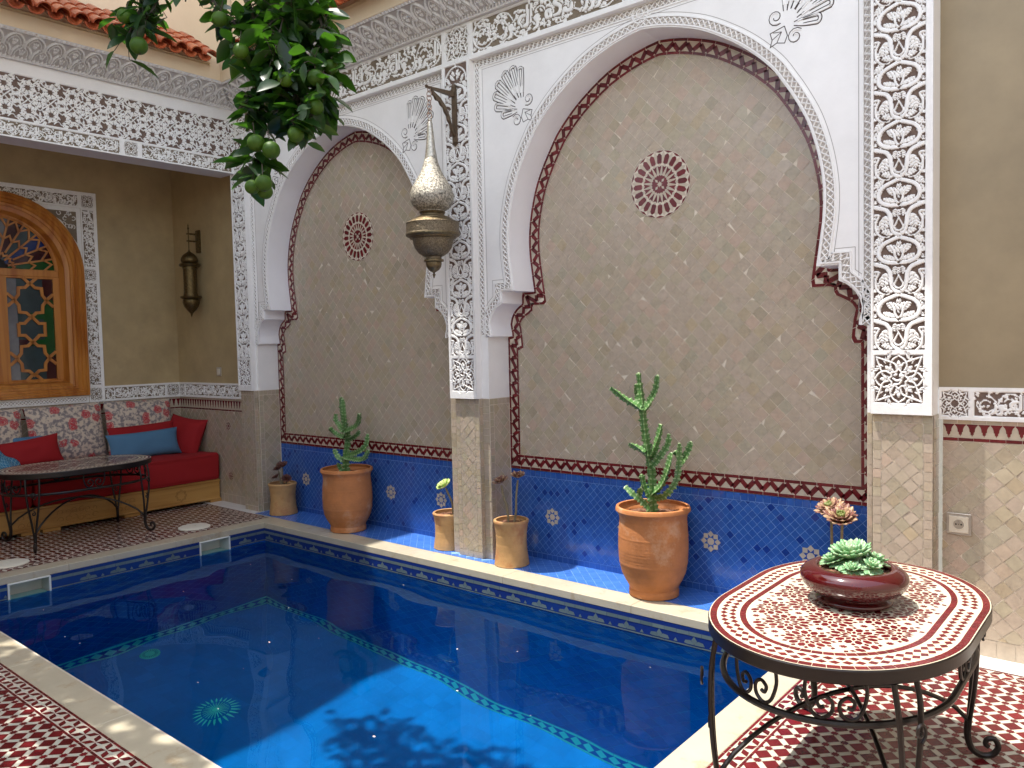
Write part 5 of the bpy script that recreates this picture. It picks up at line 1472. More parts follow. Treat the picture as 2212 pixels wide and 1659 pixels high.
mb = MB(); rosette(mb, Vector((-.008, .01, .026)), .086, ech, ech, 8, 5, Vector((-.10, -.15, 1)), (0, 1), .42); mb.build('rosette', t, 0)
for k, (c, r) in enumerate((((-.062, -.018, .014), .046), ((.062, -.026, .014), .046), ((.014, -.060, .006), .040), ((.055, .045, .016), .050), ((-.052, .050, .014), .048))):
    mb = MB(); rosette(mb, Vector(c), r, ech, ech, 5, 20+k, Vector((c[0]*6, c[1]*6, 1)), (0, 1), .5); mb.build('offset', t, 0)

# ---------------------------------------------------- hanging lantern and its bracket
LX, LY = -3.815, 3.755
def lz(y): return 3.018-(y-355)*.000833
lt = empty('hanging_lantern', (LX, LY, lz(110)), 'large silvery pierced brass lantern hanging on a chain before the middle pilaster', 'lantern')
def lan(name, prof, m, n=48, sharp=35):
    mb = MB(); mb.lathe([(r, lz(y)-lz(110)) for r, y in prof], m, n=n); return mb.build(name, lt, sharp)
silver = mat('pale_brass', (.44, .41, .35), (.60, .55, .45), rough=.33, nz=.45, nscale=70, metal=.8, bump=.5, bscale=160, bdist=.003)
pierce = mat('pierced_pale_brass', (.42, .385, .32), (.60, .55, .45), rough=.42, nz=1.0, nscale=75, metal=.7, bump=1, bscale=150, bdist=.008)
lan('spire', [(.003, 352), (.011, 356), (.013, 372), (.010, 378), (.016, 392), (.022, 460), (.029, 560), (.040, 655), (.041, 662)], silver)
lan('onion_shade', [(.040, 662), (.052, 720), (.075, 790), (.106, 850), (.132, 905), (.146, 955), (.147, 985), (.141, 1020), (.124, 1055), (.100, 1080), (.084, 1088), (.083, 1098)], pierce)
lan('collar', [(.083, 1094), (.088, 1100), (.084, 1108), (.078, 1116), (.082, 1128), (.10, 1136), (.115, 1142), (.118, 1150), (.140, 1158), (.146, 1166), (.172, 1180), (.178, 1188)], brass)
lan('pierced_band', [(.178, 1186), (.181, 1190), (.178, 1194), (.178, 1268), (.182, 1274)], brass_p)
lan('lower_rim', [(.182, 1272), (.183, 1284), (.176, 1292), (.160, 1298), (.156, 1308), (.136, 1314)], brass)
lan('bowl', [(.137, 1312), (.134, 1345), (.122, 1388), (.098, 1425), (.070, 1448), (.054, 1456), (.054, 1474)], brass_p)
lan('finial', [(.054, 1472), (.067, 1478), (.068, 1492), (.052, 1498), (.054, 1508), (.050, 1535), (.036, 1560), (.018, 1574), (.008, 1580), (.006, 1588), (.012, 1598), (.007, 1608), (.003, 1625), (.0, 1628)], brass)
mb = MB()
nl = 7; z1, z0 = 0, lz(350)-lz(110); st_ = (z0-z1)/nl
for k in range(nl):
    c = z1+st_*(k+.5); big = .021 if k in (1, 2, 4, 6) else .013
    ring = [(big*.8*math.cos(a)*(1 if k % 2 else .25), big*.8*math.cos(a)*(.25 if k % 2 else 1), c+abs(st_)*.66*math.sin(a)) for a in np.linspace(0, 2*PI, 17)[:-1]]
    mb.tube(ring, .0030, mat('chain_metal', (.35, .24, .18), rough=.4, metal=.8), 6, closed=True)
mb.build('chain', lt)
br = empty('lantern_bracket', (-3.82, 4.0, 3.1), 'dark scalloped wooden bracket on the middle pilaster holding the lantern', 'bracket')
wd = mat('dark_bracket', (.075, .05, .03), (.14, .09, .05), rough=.5, nz=.4, nscale=30, bump=.4, bscale=60, bdist=.002)
mb = MB(); mb.box((-.017, -.010, -.20), (.017, .009, .19), wd, .4, .004)
mb.lathe([(0, .20), (.012, .198), (.017, .188), (.017, .178)], wd, (0, 0, 0), 16); mb.mesh([(-.017, -.008, -.20), (.017, -.008, -.20), (.017, .008, -.20), (-.017, .008, -.20), (0, 0, -.225)], [(0, 1, 4), (1, 2, 4), (2, 3, 4), (3, 0, 4)], wd, .4, False)
mb.build('backplate', br)
mb = MB(); q = [(-.010, .145), (-.255, .128), (-.268, .136), (-.262, .118), (-.010, .112)]
vs = [(x, a, b) for x in (-.011, .011) for a, b in q]; n = len(q)
mb.mesh(vs, [tuple(range(n)), tuple(range(2*n-1, n-1, -1))]+[(i, i+n, (i+1) % n+n, (i+1) % n) for i in range(n)], wd, .5, False); mb.build('arm', br)
mb = MB(); up = [(-.225, .118), (-.19, .10), (-.14, .075), (-.09, .03), (-.055, -.03), (-.035, -.09), (-.010, -.13)]
lo = [(-.215, .085), (-.195, .078), (-.18, .055), (-.15, .052), (-.135, .03), (-.11, .018), (-.10, -.008), (-.078, -.03), (-.072, -.06), (-.05, -.08), (-.045, -.11), (-.010, -.16)]
poly = up+lo[::-1]; vs = [(x, a, b) for x in (-.009, .009) for a, b in poly]; n = len(poly)
tr = tessellate_polygon([[Vector((a, b, 0)) for a, b in poly]])
mb.mesh(vs, [tuple(t_) for t_ in tr]+[tuple(i+n for i in t_[::-1]) for t_ in tr]+[(i, (i+1) % n, (i+1) % n+n, i+n) for i in range(n)], wd, .5, False); mb.build('brace', br)

# ---------------------------------------------------- wall sconce, switch, socket
dbr = mat('dark_brass', (.10, .065, .025), (.17, .12, .05), rough=.36, nz=.6, nscale=70, metal=.85, bump=.8, bscale=130, bdist=.004)
SX, SY = -7.53, 4.01
sc0 = empty('wall_sconce', (SX, 4.12, 2.3), 'aged brass cylinder wall lamp in the shaded alcove corner', 'wall lamp')
def scn(name, prof, m):
    mb = MB(); mb.lathe([(r, 1.5+(z-1.5)*.99-2.3) for r, z in prof], m, (0, SY-4.12, 0), n=36); return mb.build(name, sc0)
mb = MB(); mb.box((-.035, -.018, .195), (.035, -.001, .42), dbr, .5, .004); mb.box((-.024, -.026, .22), (.024, -.018, .40), dbr, .7, .003); mb.build('backplate', sc0)
mb = MB()
for z in (.375, .305): mb.box((-.009, SY-4.12-.018, z-.008), (.009, -.02, z+.008), dbr, .6, .002)
mb.tube([(0, SY-4.12, .21), (0, SY-4.12, .42)], .006, dbr, 8); mb.lathe([(.006, .42), (.012, .43), (.004, .445), (.007, .455), (0, .48)], dbr, (0, SY-4.12, 0), 12)
mb.build('arm', sc0)
scn('dome', [(.007, 2.53), (.010, 2.515), (.028, 2.50), (.060, 2.475), (.080, 2.445), (.084, 2.42), (.076, 2.40), (.066, 2.39)], dbr)
scn('upper_ring', [(.066, 2.39), (.096, 2.387), (.102, 2.375), (.096, 2.362), (.070, 2.36), (.072, 2.34), (.064, 2.338)], dbr)
scn('cylinder', [(.064, 2.34), (.0645, 2.09)], dbr)
scn('lower_ring', [(.066, 2.095), (.070, 2.075), (.070, 2.065), (.098, 2.063), (.103, 2.053), (.095, 2.04), (.070, 2.037)], dbr)
scn('drop', [(.070, 2.037), (.080, 2.02), (.082, 2.0), (.070, 1.96), (.045, 1.925), (.022, 1.90), (.010, 1.885), (.012, 1.878), (.004, 1.86), (0, 1.845)], dbr)
sw = empty('light_switch', (-7.24, 4.12, 1.30), 'small square cream light switch low on the alcove wall', 'switch')
ivory = mat('ivory_plastic', (.66, .60, .48), rough=.35); inox = mat('brushed_metal', (.50, .46, .40), rough=.3, metal=.6)
mb = MB(); mb.box((-.038, -.010, -.045), (.038, 0, .045), inox, .5, .003); mb.build('plate', sw)
mb = MB(); mb.box((-.025, -.014, -.030), (.025, -.010, .030), ivory, .5, .002); mb.build('rocker', sw)
so = empty('power_socket', (-.758, 4.15, .612), 'square metal-edged power socket low on the tiled right wall', 'socket')
mb = MB(); mb.box((-.051, -.011, -.051), (.051, -.002, .051), inox, .5, .003); mb.build('plate', so)
mb = MB(); mb.box((-.040, -.015, -.040), (.040, -.011, .038), ivory, .5, .002); mb.build('insert', so)
mb = MB()
for r0, r1, y0, y1 in ((.026, .024, -.0155, -.0165),):
    fq = Fr((0, y1, 0), (1, 0, 0), (0, 0, 1)); fz_ = [(.024*math.cos(a), .024*math.sin(a)) for a in np.linspace(0, 2*PI, 25)]
    ribbon(mb, Fr((0, -.015, 0), (1, 0, 0), (0, 0, 1)), fz_, .003, ivory, .0015)
hole = mat('socket_hole', (.01, .01, .01), rough=.8)
fd = Fr((0, -.0152, 0), (1, 0, 0), (0, 0, 1))
mb.face([fd(.0225*math.cos(a), .0225*math.sin(a)) for a in np.linspace(0, 2*PI, 25)[:-1]], mat('socket_well', (.36, .31, .24), rough=.5))
for hx, hz, r in ((-.011, 0, .004), (.011, 0, .004), (0, 0, .002)):
    mb.face([fd(hx+r*math.cos(a), hz+r*math.sin(a), .0006) for a in np.linspace(0, 2*PI, 13)[:-1]], hole)
mb.tube([(0, -.015, .011), (0, -.024, .011)], .0032, inox, 10)
mb.build('outlet', so)
# ---------------------------------------------------- sofa and cushions
sf = empty('sofa', (-7.65, 1.9, 0), 'long red cushioned banquette on a carved blond wood base in the alcove', 'sofa')
def off(o, p): return Vector(p)-Vector((-7.65, 1.9, 0))
mb = MB()
def bx(a, b, m, bev=.003, tint=.5): mb.box(tuple(off(0, a)), tuple(off(0, b)), m, tint, bev)
for y0, y1 in ((-1.0, .6), (.604, 2.42), (2.424, 4.10)):
    bx((-7.32, y0, .036), (-7.295, y1, .215), wood_y); bx((-7.325, y0, .205), (-7.278, y1, .230), wood_y, .006); bx((-7.32, y0, .030), (-7.284, y1, .048), wood_y, .005)
    for yy in (y0+.06, (y0+y1)/2-.1, y1-.10): bx((-7.40, yy, .002), (-7.298, yy+.14, .032), wood_y)
bx((-8.03, -1.0, .03), (-7.36, 4.10, .20), wood_y)
fr = Fr(off(0, (-7.2935, 0, 0)), (0, 1, 0), (0, 0, 1))
cv = mat('wood_groove', (.25, .12, .03), rough=.6)
for c in (3.70,):
    for r in (.058, .046):
        ribbon(mb, fr, star(c, .122, r, r*.80)+[star(c, .122, r, r*.80)[0]], .0035, cv, .001); 
for (a, b) in ((2.60, 2.98), (3.10, 3.30), (2.30, 2.5)):
    rd = random.Random(3)
    n = int((b-a)/.055)
    for k in range(n):
        for z in (.085, .15):
            ribbon(mb, fr, [tuple(p) for p in spiral2((a+.03+k*.055, z), .026, rd.uniform(0, 6), 1.1, 1 if k % 2 else -1)], .0045, wood_y, .0035)
            ribbon(mb, fr, [tuple(p) for p in spiral2((a+.03+k*.055, z), .031, rd.uniform(0, 6), .8, 1 if k % 2 else -1)], .003, cv, .0008)
mb.build('base', sf)
def soft_box(lo, hi, rad, m, nx=14, ny=60, puff=.022, seed=0):
    """upholstered block with rounded edges"""
    mb = MB(); lo = Vector(lo); hi = Vector(hi); c = (lo+hi)/2; h = (hi-lo)/2
    def prj(p):
        q = Vector([max(-h[i]+rad, min(h[i]-rad, p[i])) for i in range(3)]); d = p-q
        r = q+(d.normalized()*rad if d.length > 1e-6 else d)
        n_ = noise.noise(Vector((p.x*3+seed, p.y*2.3, p.z*4)))*puff+noise.noise(Vector((p.x*11+seed, p.y*8, p.z*9)))*puff*.25
        return c+r+Vector((0, 0, n_ if p.z > 0 else 0))+Vector((n_*.7 if p.x > 0 else 0, 0, 0))
    for ax in range(3):
        u, v = (ax+1) % 3, (ax+2) % 3
        nu = ny if u == 1 else nx; nv = ny if v == 1 else nx
        for s_ in (-1, 1):
            vs = []
            for j in range(nv+1):
                for i in range(nu+1):
                    p = Vector((0, 0, 0)); p[ax] = s_*h[ax]
                    f = lambda t, hh: hh*math.sin((2*t-1)*PI/2)*1.0
                    p[u] = f(i/nu, h[u]); p[v] = f(j/nv, h[v]); vs.append(prj(p))
            fs = []
            for j in range(nv):
                for i in range(nu):
                    a = j*(nu+1)+i; q = (a, a+1, a+nu+2, a+nu+1); fs.append(q if s_ > 0 else q[::-1])
            mb.mesh(vs, fs, m, .5, True)
    return mb
for k, (y0, y1) in enumerate(((-1.0, .62), (.63, 2.42), (2.425, 4.105))):
    m_ = soft_box(off(0, (-8.03, y0, .225)), off(0, (-7.262, y1, .490)), .045, red_cloth, seed=k*3); sc_o = m_.build('seat_cushion', sf, 0); pp = MB()
    for zz in (.474, .243): pp.tube([off(0, (-7.2605+.004*math.sin(q*1.3), y0+.03+(y1-y0-.06)*q/24, zz+.002*math.sin(q*2.1+k))) for q in range(25)], .0042, red_cloth, 6)
    pp.build('piping', sc_o)
# floral fabric
fm = bpy.data.materials.new('floral_fabric'); fm.use_nodes = True; nt = fm.node_tree; b = nt.nodes['Principled BSDF']; b.inputs['Roughness'].default_value = .85
Lk = nt.links.new; tc = N(nt, 'ShaderNodeTexCoord')
nz = N(nt, 'ShaderNodeTexNoise'); nz.inputs['Scale'].default_value = 34; nz.inputs['Detail'].default_value = 6; Lk(tc.outputs['Object'], nz.inputs[0])
cr_ = N(nt, 'ShaderNodeValToRGB'); Lk(nz.outputs[0], cr_.inputs[0])
e = cr_.color_ramp.elements; e[0].position = .40; e[0].color = (.22, .19, .19, 1); e[1].position = .54; e[1].color = (.60, .50, .39, 1)
e2 = cr_.color_ramp.elements.new(.48); e2.color = (.34, .29, .27, 1)
vo = N(nt, 'ShaderNodeTexVoronoi'); vo.inputs['Scale'].default_value = 8.6; vo.inputs['Randomness'].default_value = .75
nd = N(nt, 'ShaderNodeTexNoise'); nd.inputs['Scale'].default_value = 22; Lk(tc.outputs['Object'], nd.inputs[0])
mpp = N(nt, 'ShaderNodeMapping'); mpp.inputs['Scale'].default_value = (1, 0, 1); Lk(tc.outputs['Object'], mpp.inputs[0])
mm = N(nt, 'ShaderNodeMix', data_type='RGBA', blend_type='ADD'); mm.inputs[0].default_value = .05; Lk(mpp.outputs[0], mm.inputs[6]); Lk(nd.outputs[1], mm.inputs[7]); Lk(mm.outputs[2], vo.inputs[0])
mr = N(nt, 'ShaderNodeMapRange'); mr.inputs[1].default_value = .40; mr.inputs[2].default_value = .30; Lk(vo.outputs['Distance'], mr.inputs[0])
wv = N(nt, 'ShaderNodeMath', operation='SINE'); mu = N(nt, 'ShaderNodeMath', operation='MULTIPLY'); mu.inputs[1].default_value = 55; Lk(vo.outputs['Distance'], mu.inputs[0]); Lk(mu.outputs[0], wv.inputs[0])
mw = N(nt, 'ShaderNodeMapRange'); mw.inputs[1].default_value = .2; mw.inputs[2].default_value = .9; mw.inputs[3].default_value = 1; mw.inputs[4].default_value = .25; Lk(wv.outputs[0], mw.inputs[0])
mf = N(nt, 'ShaderNodeMath', operation='MULTIPLY'); Lk(mr.outputs[0], mf.inputs[0]); Lk(mw.outputs[0], mf.inputs[1])
sepc = N(nt, 'ShaderNodeSeparateColor'); Lk(vo.outputs['Color'], sepc.inputs[0])
gt = N(nt, 'ShaderNodeMath', operation='GREATER_THAN'); gt.inputs[1].default_value = .45; Lk(sepc.outputs[0], gt.inputs[0])
mg = N(nt, 'ShaderNodeMath', operation='MULTIPLY'); Lk(mf.outputs[0], mg.inputs[0]); Lk(gt.outputs[0], mg.inputs[1])
mx = N(nt, 'ShaderNodeMix', data_type='RGBA'); Lk(mg.outputs[0], mx.inputs[0]); Lk(cr_.outputs[0], mx.inputs[6]); mx.inputs[7].default_value = (.48, .05, .06, 1); Lk(mx.outputs[2], b.inputs['Base Color'])
pm = bpy.data.materials.new('checked_cloth'); pm.use_nodes = True; nt = pm.node_tree; b = nt.nodes['Principled BSDF']; b.inputs['Roughness'].default_value = .9
Lk = nt.links.new; tc = N(nt, 'ShaderNodeTexCoord'); sx_ = N(nt, 'ShaderNodeSeparateXYZ'); Lk(tc.outputs['UV'], sx_.inputs[0])
outs = []
for ax in (0, 1):
    q = N(nt, 'ShaderNodeMath', operation='MULTIPLY'); q.inputs[1].default_value = 22; Lk(sx_.outputs[ax], q.inputs[0])
    f_ = N(nt, 'ShaderNodeMath', operation='FRACT'); Lk(q.outputs[0], f_.inputs[0]); g2 = N(nt, 'ShaderNodeMath', operation='GREATER_THAN'); g2.inputs[1].default_value = .82; Lk(f_.outputs[0], g2.inputs[0]); outs.append(g2)
ad = N(nt, 'ShaderNodeMath', operation='MAXIMUM'); Lk(outs[0].outputs[0], ad.inputs[0]); Lk(outs[1].outputs[0], ad.inputs[1])
mx = N(nt, 'ShaderNodeMix', data_type='RGBA'); Lk(ad.outputs[0], mx.inputs[0]); mx.inputs[6].default_value = (.03, .17, .30, 1); mx.inputs[7].default_value = (.22, .38, .46, 1); Lk(mx.outputs[2], b.inputs['Base Color'])
def pillow(name, W, H, T, m, loc, rot, label, cat='cushion', group=None, pinch=.06, seed=0, sag=0):
    """a stuffed pillow in its local xz plane, thickness along y"""
    mb = MB(); n = 22
    for s_ in (1, -1):
        vs = []
        for j in range(n+1):
            for i in range(n+1):
                u, v = 2*i/n-1, 2*j/n-1
                e = (max(0, 1-abs(u)**2.6)*max(0, 1-abs(v)**2.6))**.42
                x = u*W/2*(1-pinch*(1-v*v)*abs(u)); z = v*H/2*(1-pinch*(1-u*u)*abs(v))
                k = noise.noise(Vector((x*7+seed, z*7, s_*2+seed)))*.012+noise.noise(Vector((x*19+seed, z*16, s_)))*.004
                z -= sag*(1-u*u)*(1 if v > 0 else .2)*v
                vs.append((x, s_*(T/2*e+k*e), z))
        fs = []
        for j in range(n):
            for i in range(n):
                a = j*(n+1)+i; q = (a, a+1, a+n+2, a+n+1); fs.append(q if s_ < 0 else q[::-1])
        mb.mesh(vs, fs, m, .5, True)
    me_o = mb.build(name, None, 0); me_o.location = loc; me_o.rotation_euler = tuple(R(a) for a in rot)
    return tag(me_o, label, cat, group)
# pillows: local x -> world y when rotated 90 about z
G = 'floral back cushions on the sofa'
def lean(y, W, H, T, x, z, m, label, tiltx=-12, rz=90, group=None, roll=0, seed=0, pinch=.06, sag=0):
    return pillow('cushion', W, H, T, m, (x, y, z), (tiltx, roll, rz), label, 'cushion', group, pinch, seed, sag)
for y, lab, s_ in ((3.62, 'floral back cushion leaning on the wall at the sofa corner end', 1), (2.94, 'floral back cushion in the middle, behind the red and blue ones', 2), (2.24, 'floral back cushion cut by the left edge of the photo', 3)):
    lean(y, .665, .545, .17, -7.905, .765, fm, lab, -10, 90, G, [1.2, -1.5, 1][s_-1], s_, .03)
lean(3.58, .66, .30, .14, -7.76, .655, red_cloth, 'narrow red cushion just behind the blue cushion', -12, 90, None, -2, 6)
lean(3.535, .70, .265, .15, -7.645, .615, blue_cloth, 'oblong dusty blue cushion in front of the red one on the sofa', -14, 90, None, -1.5, 7, .07)
pillow('cushion', .44, .42, .17, red_cloth, (-7.70, 3.965, .645), (-20, 8, 22), 'plump red cushion propped in the sofa corner', 'cushion', None, .10, 9)
lean(2.53, .56, .27, .15, -7.70, .64, red_cloth, 'red cushion on the sofa beside the blue checked cloth', -16, 90, None, -6, 10, .08)
lean(2.60, .30, .16, .10, -7.84, .70, blue_cloth, 'blue cushion mostly hidden behind the left red cushion', -12, 90, None, 0, 12)
# crumpled checked cloth
n = 40; vs = []
for j in range(n+1):
    for i in range(n+1):
        u, v = i/n, j/n
        y = 2.02+u*.46-.05*math.sin(v*5)*u; x = -7.62+v*.26
        hgt = .66+.10*math.sin(u*3.2+.4)*(1-v*.7)-.14*v-.10*u*u
        z = hgt+.030*noise.noise(Vector((u*5, v*5, 1)))+.02*math.sin(u*14+v*9+3*noise.noise(Vector((u*2, v*2, 4))))
        if u > .9: z -= (u-.9)*.7
        vs.append((x+.02*noise.noise(Vector((u*6, v*6, 9))), y, max(.502, z)))
me = bpy.data.meshes.new('checked_cloth'); me.from_pydata(vs, [], [(j*(n+1)+i, j*(n+1)+i+1, (j+1)*(n+1)+i+1, (j+1)*(n+1)+i) for j in range(n) for i in range(n)])
uv = me.uv_layers.new(name='UVMap')
for p_ in me.polygons:
    for li in p_.loop_indices:
        vi = me.loops[li].vertex_index; uv.data[li].uv = ((vi % (n+1))/n, (vi//(n+1))/n*.6)
me.polygons.foreach_set('use_smooth', [True]*len(me.polygons)); me.materials.append(pm)
o = tag(link('checked_cloth', me), 'crumpled blue checked cloth lying on the sofa at the left edge', 'cloth')
sm = o.modifiers.new('thick', 'SOLIDIFY'); sm.thickness = .004

# ---------------------------------------------------- orange tree
leaf_m = bpy.data.materials.new('orange_leaf'); leaf_m.use_nodes = True; nt = leaf_m.node_tree; b = nt.nodes['Principled BSDF']
Lk = nt.links.new
a = N(nt, 'ShaderNodeAttribute', attribute_name='tint'); cr_ = N(nt, 'ShaderNodeValToRGB'); Lk(a.outputs['Fac'], cr_.inputs[0])
e = cr_.color_ramp.elements; e[0].color = (.006, .024, .006, 1); e[1].color = (.055, .12, .012, 1); e3 = cr_.color_ramp.elements.new(.8); e3.color = (.012, .042, .006, 1)
b.inputs['Roughness'].default_value = .40
Lk(cr_.outputs[0], b.inputs['Base Color'])
tr_ = N(nt, 'ShaderNodeBsdfTranslucent'); tr_.inputs[0].default_value = (.10, .30, .015, 1); ms = N(nt, 'ShaderNodeMixShader'); ms.inputs[0].default_value = .24
Lk(b.outputs[0], ms.inputs[1]); Lk(tr_.outputs[0], ms.inputs[2]); Lk(ms.outputs[0], nt.nodes['Material Output'].inputs[0])
bark = mat('bark', (.045, .038, .025), (.07, .055, .04), rough=.9, nz=.4, nscale=30, bump=.8, bscale=40, bdist=.004)
fruit = mat('unripe_orange', (.035, .085, .006), (.055, .115, .008), rough=.5, nz=.25, nscale=14, bump=.5, bscale=220, bdist=.001, spec=.25)
T0 = Vector((-3.9, -.9, 0))
tree = empty('orange_tree', T0, 'orange tree with glossy dark leaves and green fruit hanging over the pool', 'tree')
BR = [[(-3.194, 2.001, 3.138), (-3.105, 1.998, 2.953), (-3.037, 1.978, 2.774), (-2.994, 1.937, 2.599), (-2.952, 1.898, 2.455), (-2.948, 1.893, 2.328), (-2.944, 1.889, 2.21)], [(-3.049, 2.188, 3.156), (-2.961, 2.117, 2.922), (-2.924, 2.071, 2.744), (-2.87, 2.039, 2.57), (-2.83, 2.0, 2.452)], [(-2.944, 2.208, 3.104), (-2.837, 2.154, 2.899), (-2.773, 2.131, 2.733), (-2.791, 2.107, 2.593), (-2.757, 2.066, 2.526)], [(-3.413, 1.95, 3.172), (-3.275, 1.925, 3.027), (-3.22, 1.967, 2.965), (-3.144, 1.959, 2.858)], [(-3.636, 1.764, 3.195), (-3.588, 1.73, 3.056), (-3.565, 1.677, 2.949), (-3.585, 1.656, 2.884)], [(-3.563, 1.824, 3.176), (-3.541, 1.769, 3.055), (-3.532, 1.705, 2.958)], [(-3.482, 1.893, 3.191), (-3.432, 1.862, 3.079)], [(-3.037, 1.978, 2.774), (-3.041, 1.91, 2.782), (-3.022, 1.857, 2.728)], [(-2.995, 1.938, 2.625), (-2.984, 1.877, 2.548), (-3.015, 1.848, 2.508)], [(-3.209, 2.188, 3.205), (-3.071, 2.093, 2.972), (-3.028, 2.051, 2.791), (-2.979, 2.018, 2.64)], [(-2.979, 2.021, 2.693), (-2.894, 2.018, 2.545), (-2.826, 2.004, 2.462)], [(-2.85, 2.021, 3.04), (-2.879, 1.985, 2.862), (-2.864, 1.922, 2.691)]]
FR = [(-3.535, 1.638, 2.969), (-3.492, 1.665, 2.839), (-2.965, 1.84, 2.734), (-2.773, 1.926, 2.595), (-2.864, 2.052, 2.678), (-2.686, 2.0, 2.597), (-2.673, 2.003, 2.478), (-2.718, 2.109, 2.673), (-2.747, 1.934, 2.373), (-2.79, 2.03, 2.397), (-2.752, 1.998, 2.419), (-2.87, 1.828, 2.34), (-2.823, 1.866, 2.309), (-2.873, 1.814, 2.162), (-2.798, 1.812, 2.163), (-2.875, 1.878, 2.152), (-3.169, 1.877, 2.93)]
def leafm(mb, o, d, up, L, w, tint, curl=.12):
    d = d.normalized(); s = d.cross(up)
    s = s.normalized() if s.length > 1e-3 else d.orthogonal().normalized(); n = s.cross(d)
    ks = (0, .18, .42, .68, .88, 1); ws = (.05, .62, 1.0, .82, .38, .02); vs = []
    for k, q in zip(ks, ws):
        c = o+d*L*k-n*L*curl*k*k*1.2; ww = w*q/2
        vs += [c-s*ww+n*ww*.35, c, c+s*ww+n*ww*.35]
    fs = []
    for i in range(5):
        fs += [(i*3, i*3+1, i*3+4, i*3+3), (i*3+1, i*3+2, i*3+5, i*3+4)]
    mb.mesh(vs, fs, leaf_m, tint, True)
rd = random.Random(11)
def rv(): return Vector((rd.gauss(0, 1), rd.gauss(0, 1), rd.gauss(0, 1))).normalized()
wood = MB(); lv = MB()
def leafy(path, dens, spread, droop=.45, Lr=(.07, .145)):
    P = catmull(path, 4); LL = sum((b-a).length for a, b in zip(P, P[1:]))
    for k in range(int(LL*dens)):
        f = rd.random()*(len(P)-1); i = int(f); p = P[i].lerp(P[min(i+1, len(P)-1)], f-i)
        v = rv(); v.z = v.z*.5-droop*rd.uniform(.4, 1.4)
        o = p+rv()*spread*rd.random()
        up = (Vector((0, 0, 1))+rv()*.7).normalized(); L = rd.uniform(*Lr)
        if (o-p).length > .02: wood.tube([p-T0, p.lerp(o, .6)+Vector((0, 0, .01))-T0, o-T0], .0016, bark, 4)
        leafm(lv, o-T0, v, up, L, L*rd.uniform(.42, .56), rd.random()**1.5, rd.uniform(-.02, .22))
dens = [135, 200, 170, 100, 130, 120, 50, 110, 110, 150, 130, 150]; spr = [.075, .10, .075, .08, .10, .09, .03, .08, .07, .11, .08, .10]
for b_, de, s_ in zip(BR, dens, spr):
    n = len(catmull(b_, 4)); wood.tube([p-T0 for p in catmull(b_, 4)], [.008-.0055*k/n for k in range(n)], bark, 6)
    leafy(b_, de, s_)
top = Vector((-3.75, .9, 4.2))
for p in FR[3:8]+FR[8:11]: leafy([Vector(p)+Vector((0, 0, .10)), Vector(p)+Vector((0, 0, .0))], 110, .07)
# limbs above the picture
limbs = [[(-3.9, -.9, 0), (-3.86, -.8, .9), (-3.9, -.55, 1.9), (-4.0, -.2, 2.9), (-3.95, .25, 3.7), (-3.75, .9, 4.2)], [(-3.75, .9, 4.2), (-3.45, 1.5, 3.9), (-3.2, 1.98, 3.35), BR[0][0]], [(-3.45, 1.5, 3.9), (-3.15, 2.0, 3.6), BR[1][0]], [(-3.15, 2.0, 3.6), (-3.0, 2.2, 3.35), BR[2][0]],
         [(-3.75, .9, 4.2), (-3.7, 1.4, 3.8), BR[4][0]], [(-3.7, 1.4, 3.8), (-3.6, 1.75, 3.5), BR[5][0]], [(-3.45, 1.5, 3.9), (-3.45, 1.8, 3.5), BR[6][0]], [(-3.45, 1.8, 3.5), (-3.44, 1.92, 3.3), BR[3][0]], [(-3.2, 1.98, 3.35), (-3.2, 2.1, 3.3), BR[9][0]], [(-3.15, 2.0, 3.6), (-2.9, 2.05, 3.3), BR[11][0]],
         [(-4.0, -.2, 2.9), (-4.5, .2, 3.5), (-4.9, .8, 3.9), (-5.0, 1.3, 4.1)], [(-3.95, .25, 3.7), (-4.4, .7, 4.2), (-4.6, 1.3, 4.5), (-5.0, 2.0, 4.6)], [(-4.0, -.2, 2.9), (-3.4, -.1, 3.7), (-3.0, .3, 4.3)], [(-4.5, .2, 3.5), (-5.0, .1, 4.0), (-5.4, .4, 4.3)]]
rad = [.075, .03, .02, .014, .02, .012, .012, .01, .01, .01, .04, .03, .03, .025]
tr0 = MB()
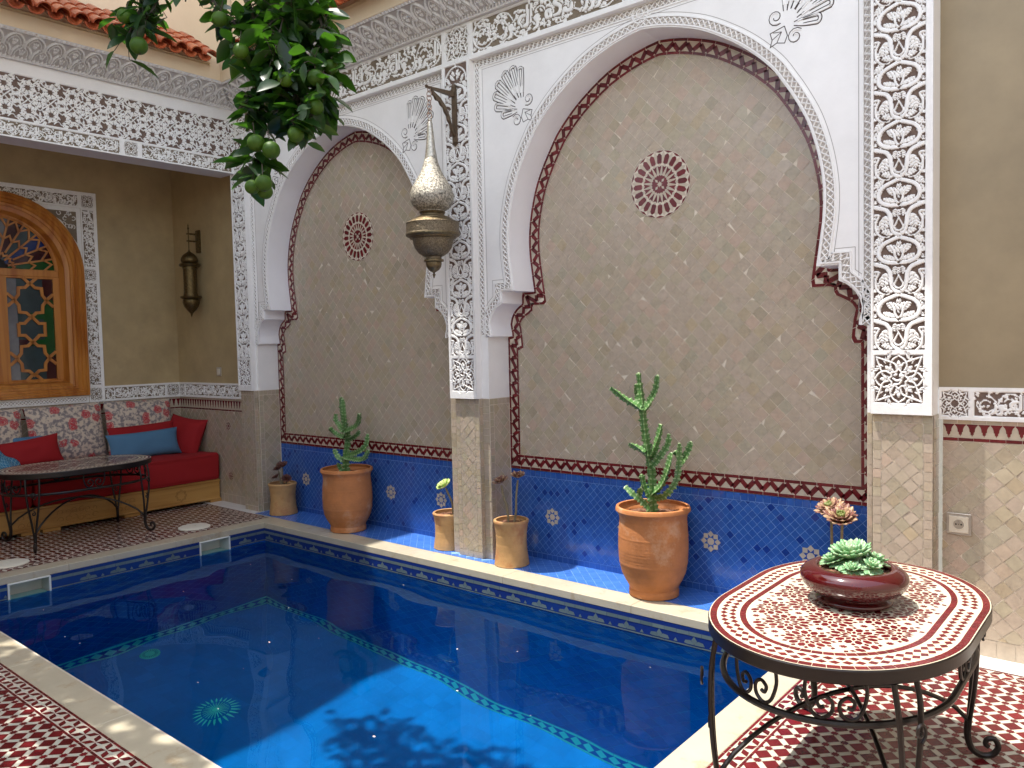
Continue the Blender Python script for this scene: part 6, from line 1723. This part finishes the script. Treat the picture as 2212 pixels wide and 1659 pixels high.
for l_, r_ in zip(limbs, rad):
    P = catmull(l_, 6); k = len(P); (tr0 if r_ > .019 else wood).tube([p-T0 for p in P], [r_*(1-.6*i/k) for i in range(k)], bark, 8)
for l_ in limbs[1:10]: leafy([Vector(p) for p in l_[-2:]], 75, .09)
tr0.build('trunk', tree)
def crown(c, r, n):
    c = Vector(c)
    for k in range(n):
        v = rv(); p = c+Vector((v.x*r[0], v.y*r[1], v.z*r[2]))*rd.random()**.4
        q = rv(); q.z = q.z*.5-.4; L = rd.uniform(.08, .13)
        leafm(lv, p-T0, q, (Vector((0, 0, 1))+rv()*.6).normalized(), L, L*.5, rd.random()**1.5, .1)
for c, r, n in (((-4.95, 1.0, 4.25), (.55, .40, .35), 420), ((-4.45, 1.0, 4.5), (.5, .42, .35), 330), ((-5.35, .4, 4.4), (.5, .4, .35), 330), ((-4.6, .1, 4.2), (.55, .45, .5), 330), ((-3.3, .1, 4.5), (.6, .5, .4), 300), ((-3.75, .9, 4.9), (.5, .5, .4), 160), ((-3.4, 1.75, 3.95), (.42, .4, .25), 150), ((-5.05, 2.0, 4.55), (.62, .30, .28), 330), ((-4.5, 2.15, 4.6), (.30, .30, .22), 120), ((-4.2, .5, 4.5), (.5, .28, .3), 230), ((-4.9, .55, 4.5), (.5, .28, .3), 230)):
    crown(c, r, n)
wood.build('twigs', tree); lv.build('foliage', tree, 0)
for k, p in enumerate(FR):
    mb = MB(); r = .034*rd.uniform(.88, 1.12) if k not in (9, 10) else .026
    n_ = 14; prof = [(r*math.sin(PI*i/n_)*1.0, r*.97*(1-math.cos(PI*i/n_))-2*r*.97) for i in range(n_+1)]
    mb.lathe(prof, fruit, (0, 0, 0), 24, tint=rd.random())
    mb.lathe([(0, -2*r*.97-.0006), (.003, -2*r*.97-.0008), (.0045, -2*r*.97+.0004)], bark, n=8)
    mb.tube([(0, 0, -.003), (.004, .003, .05)], .0018, bark, 5)
    o = mb.build('orange', tree, 60); o.location = Vector(p)+Vector((0, 0, r))-T0
    o.rotation_euler = (rd.uniform(-.3, .3), rd.uniform(-.3, .3), 0)
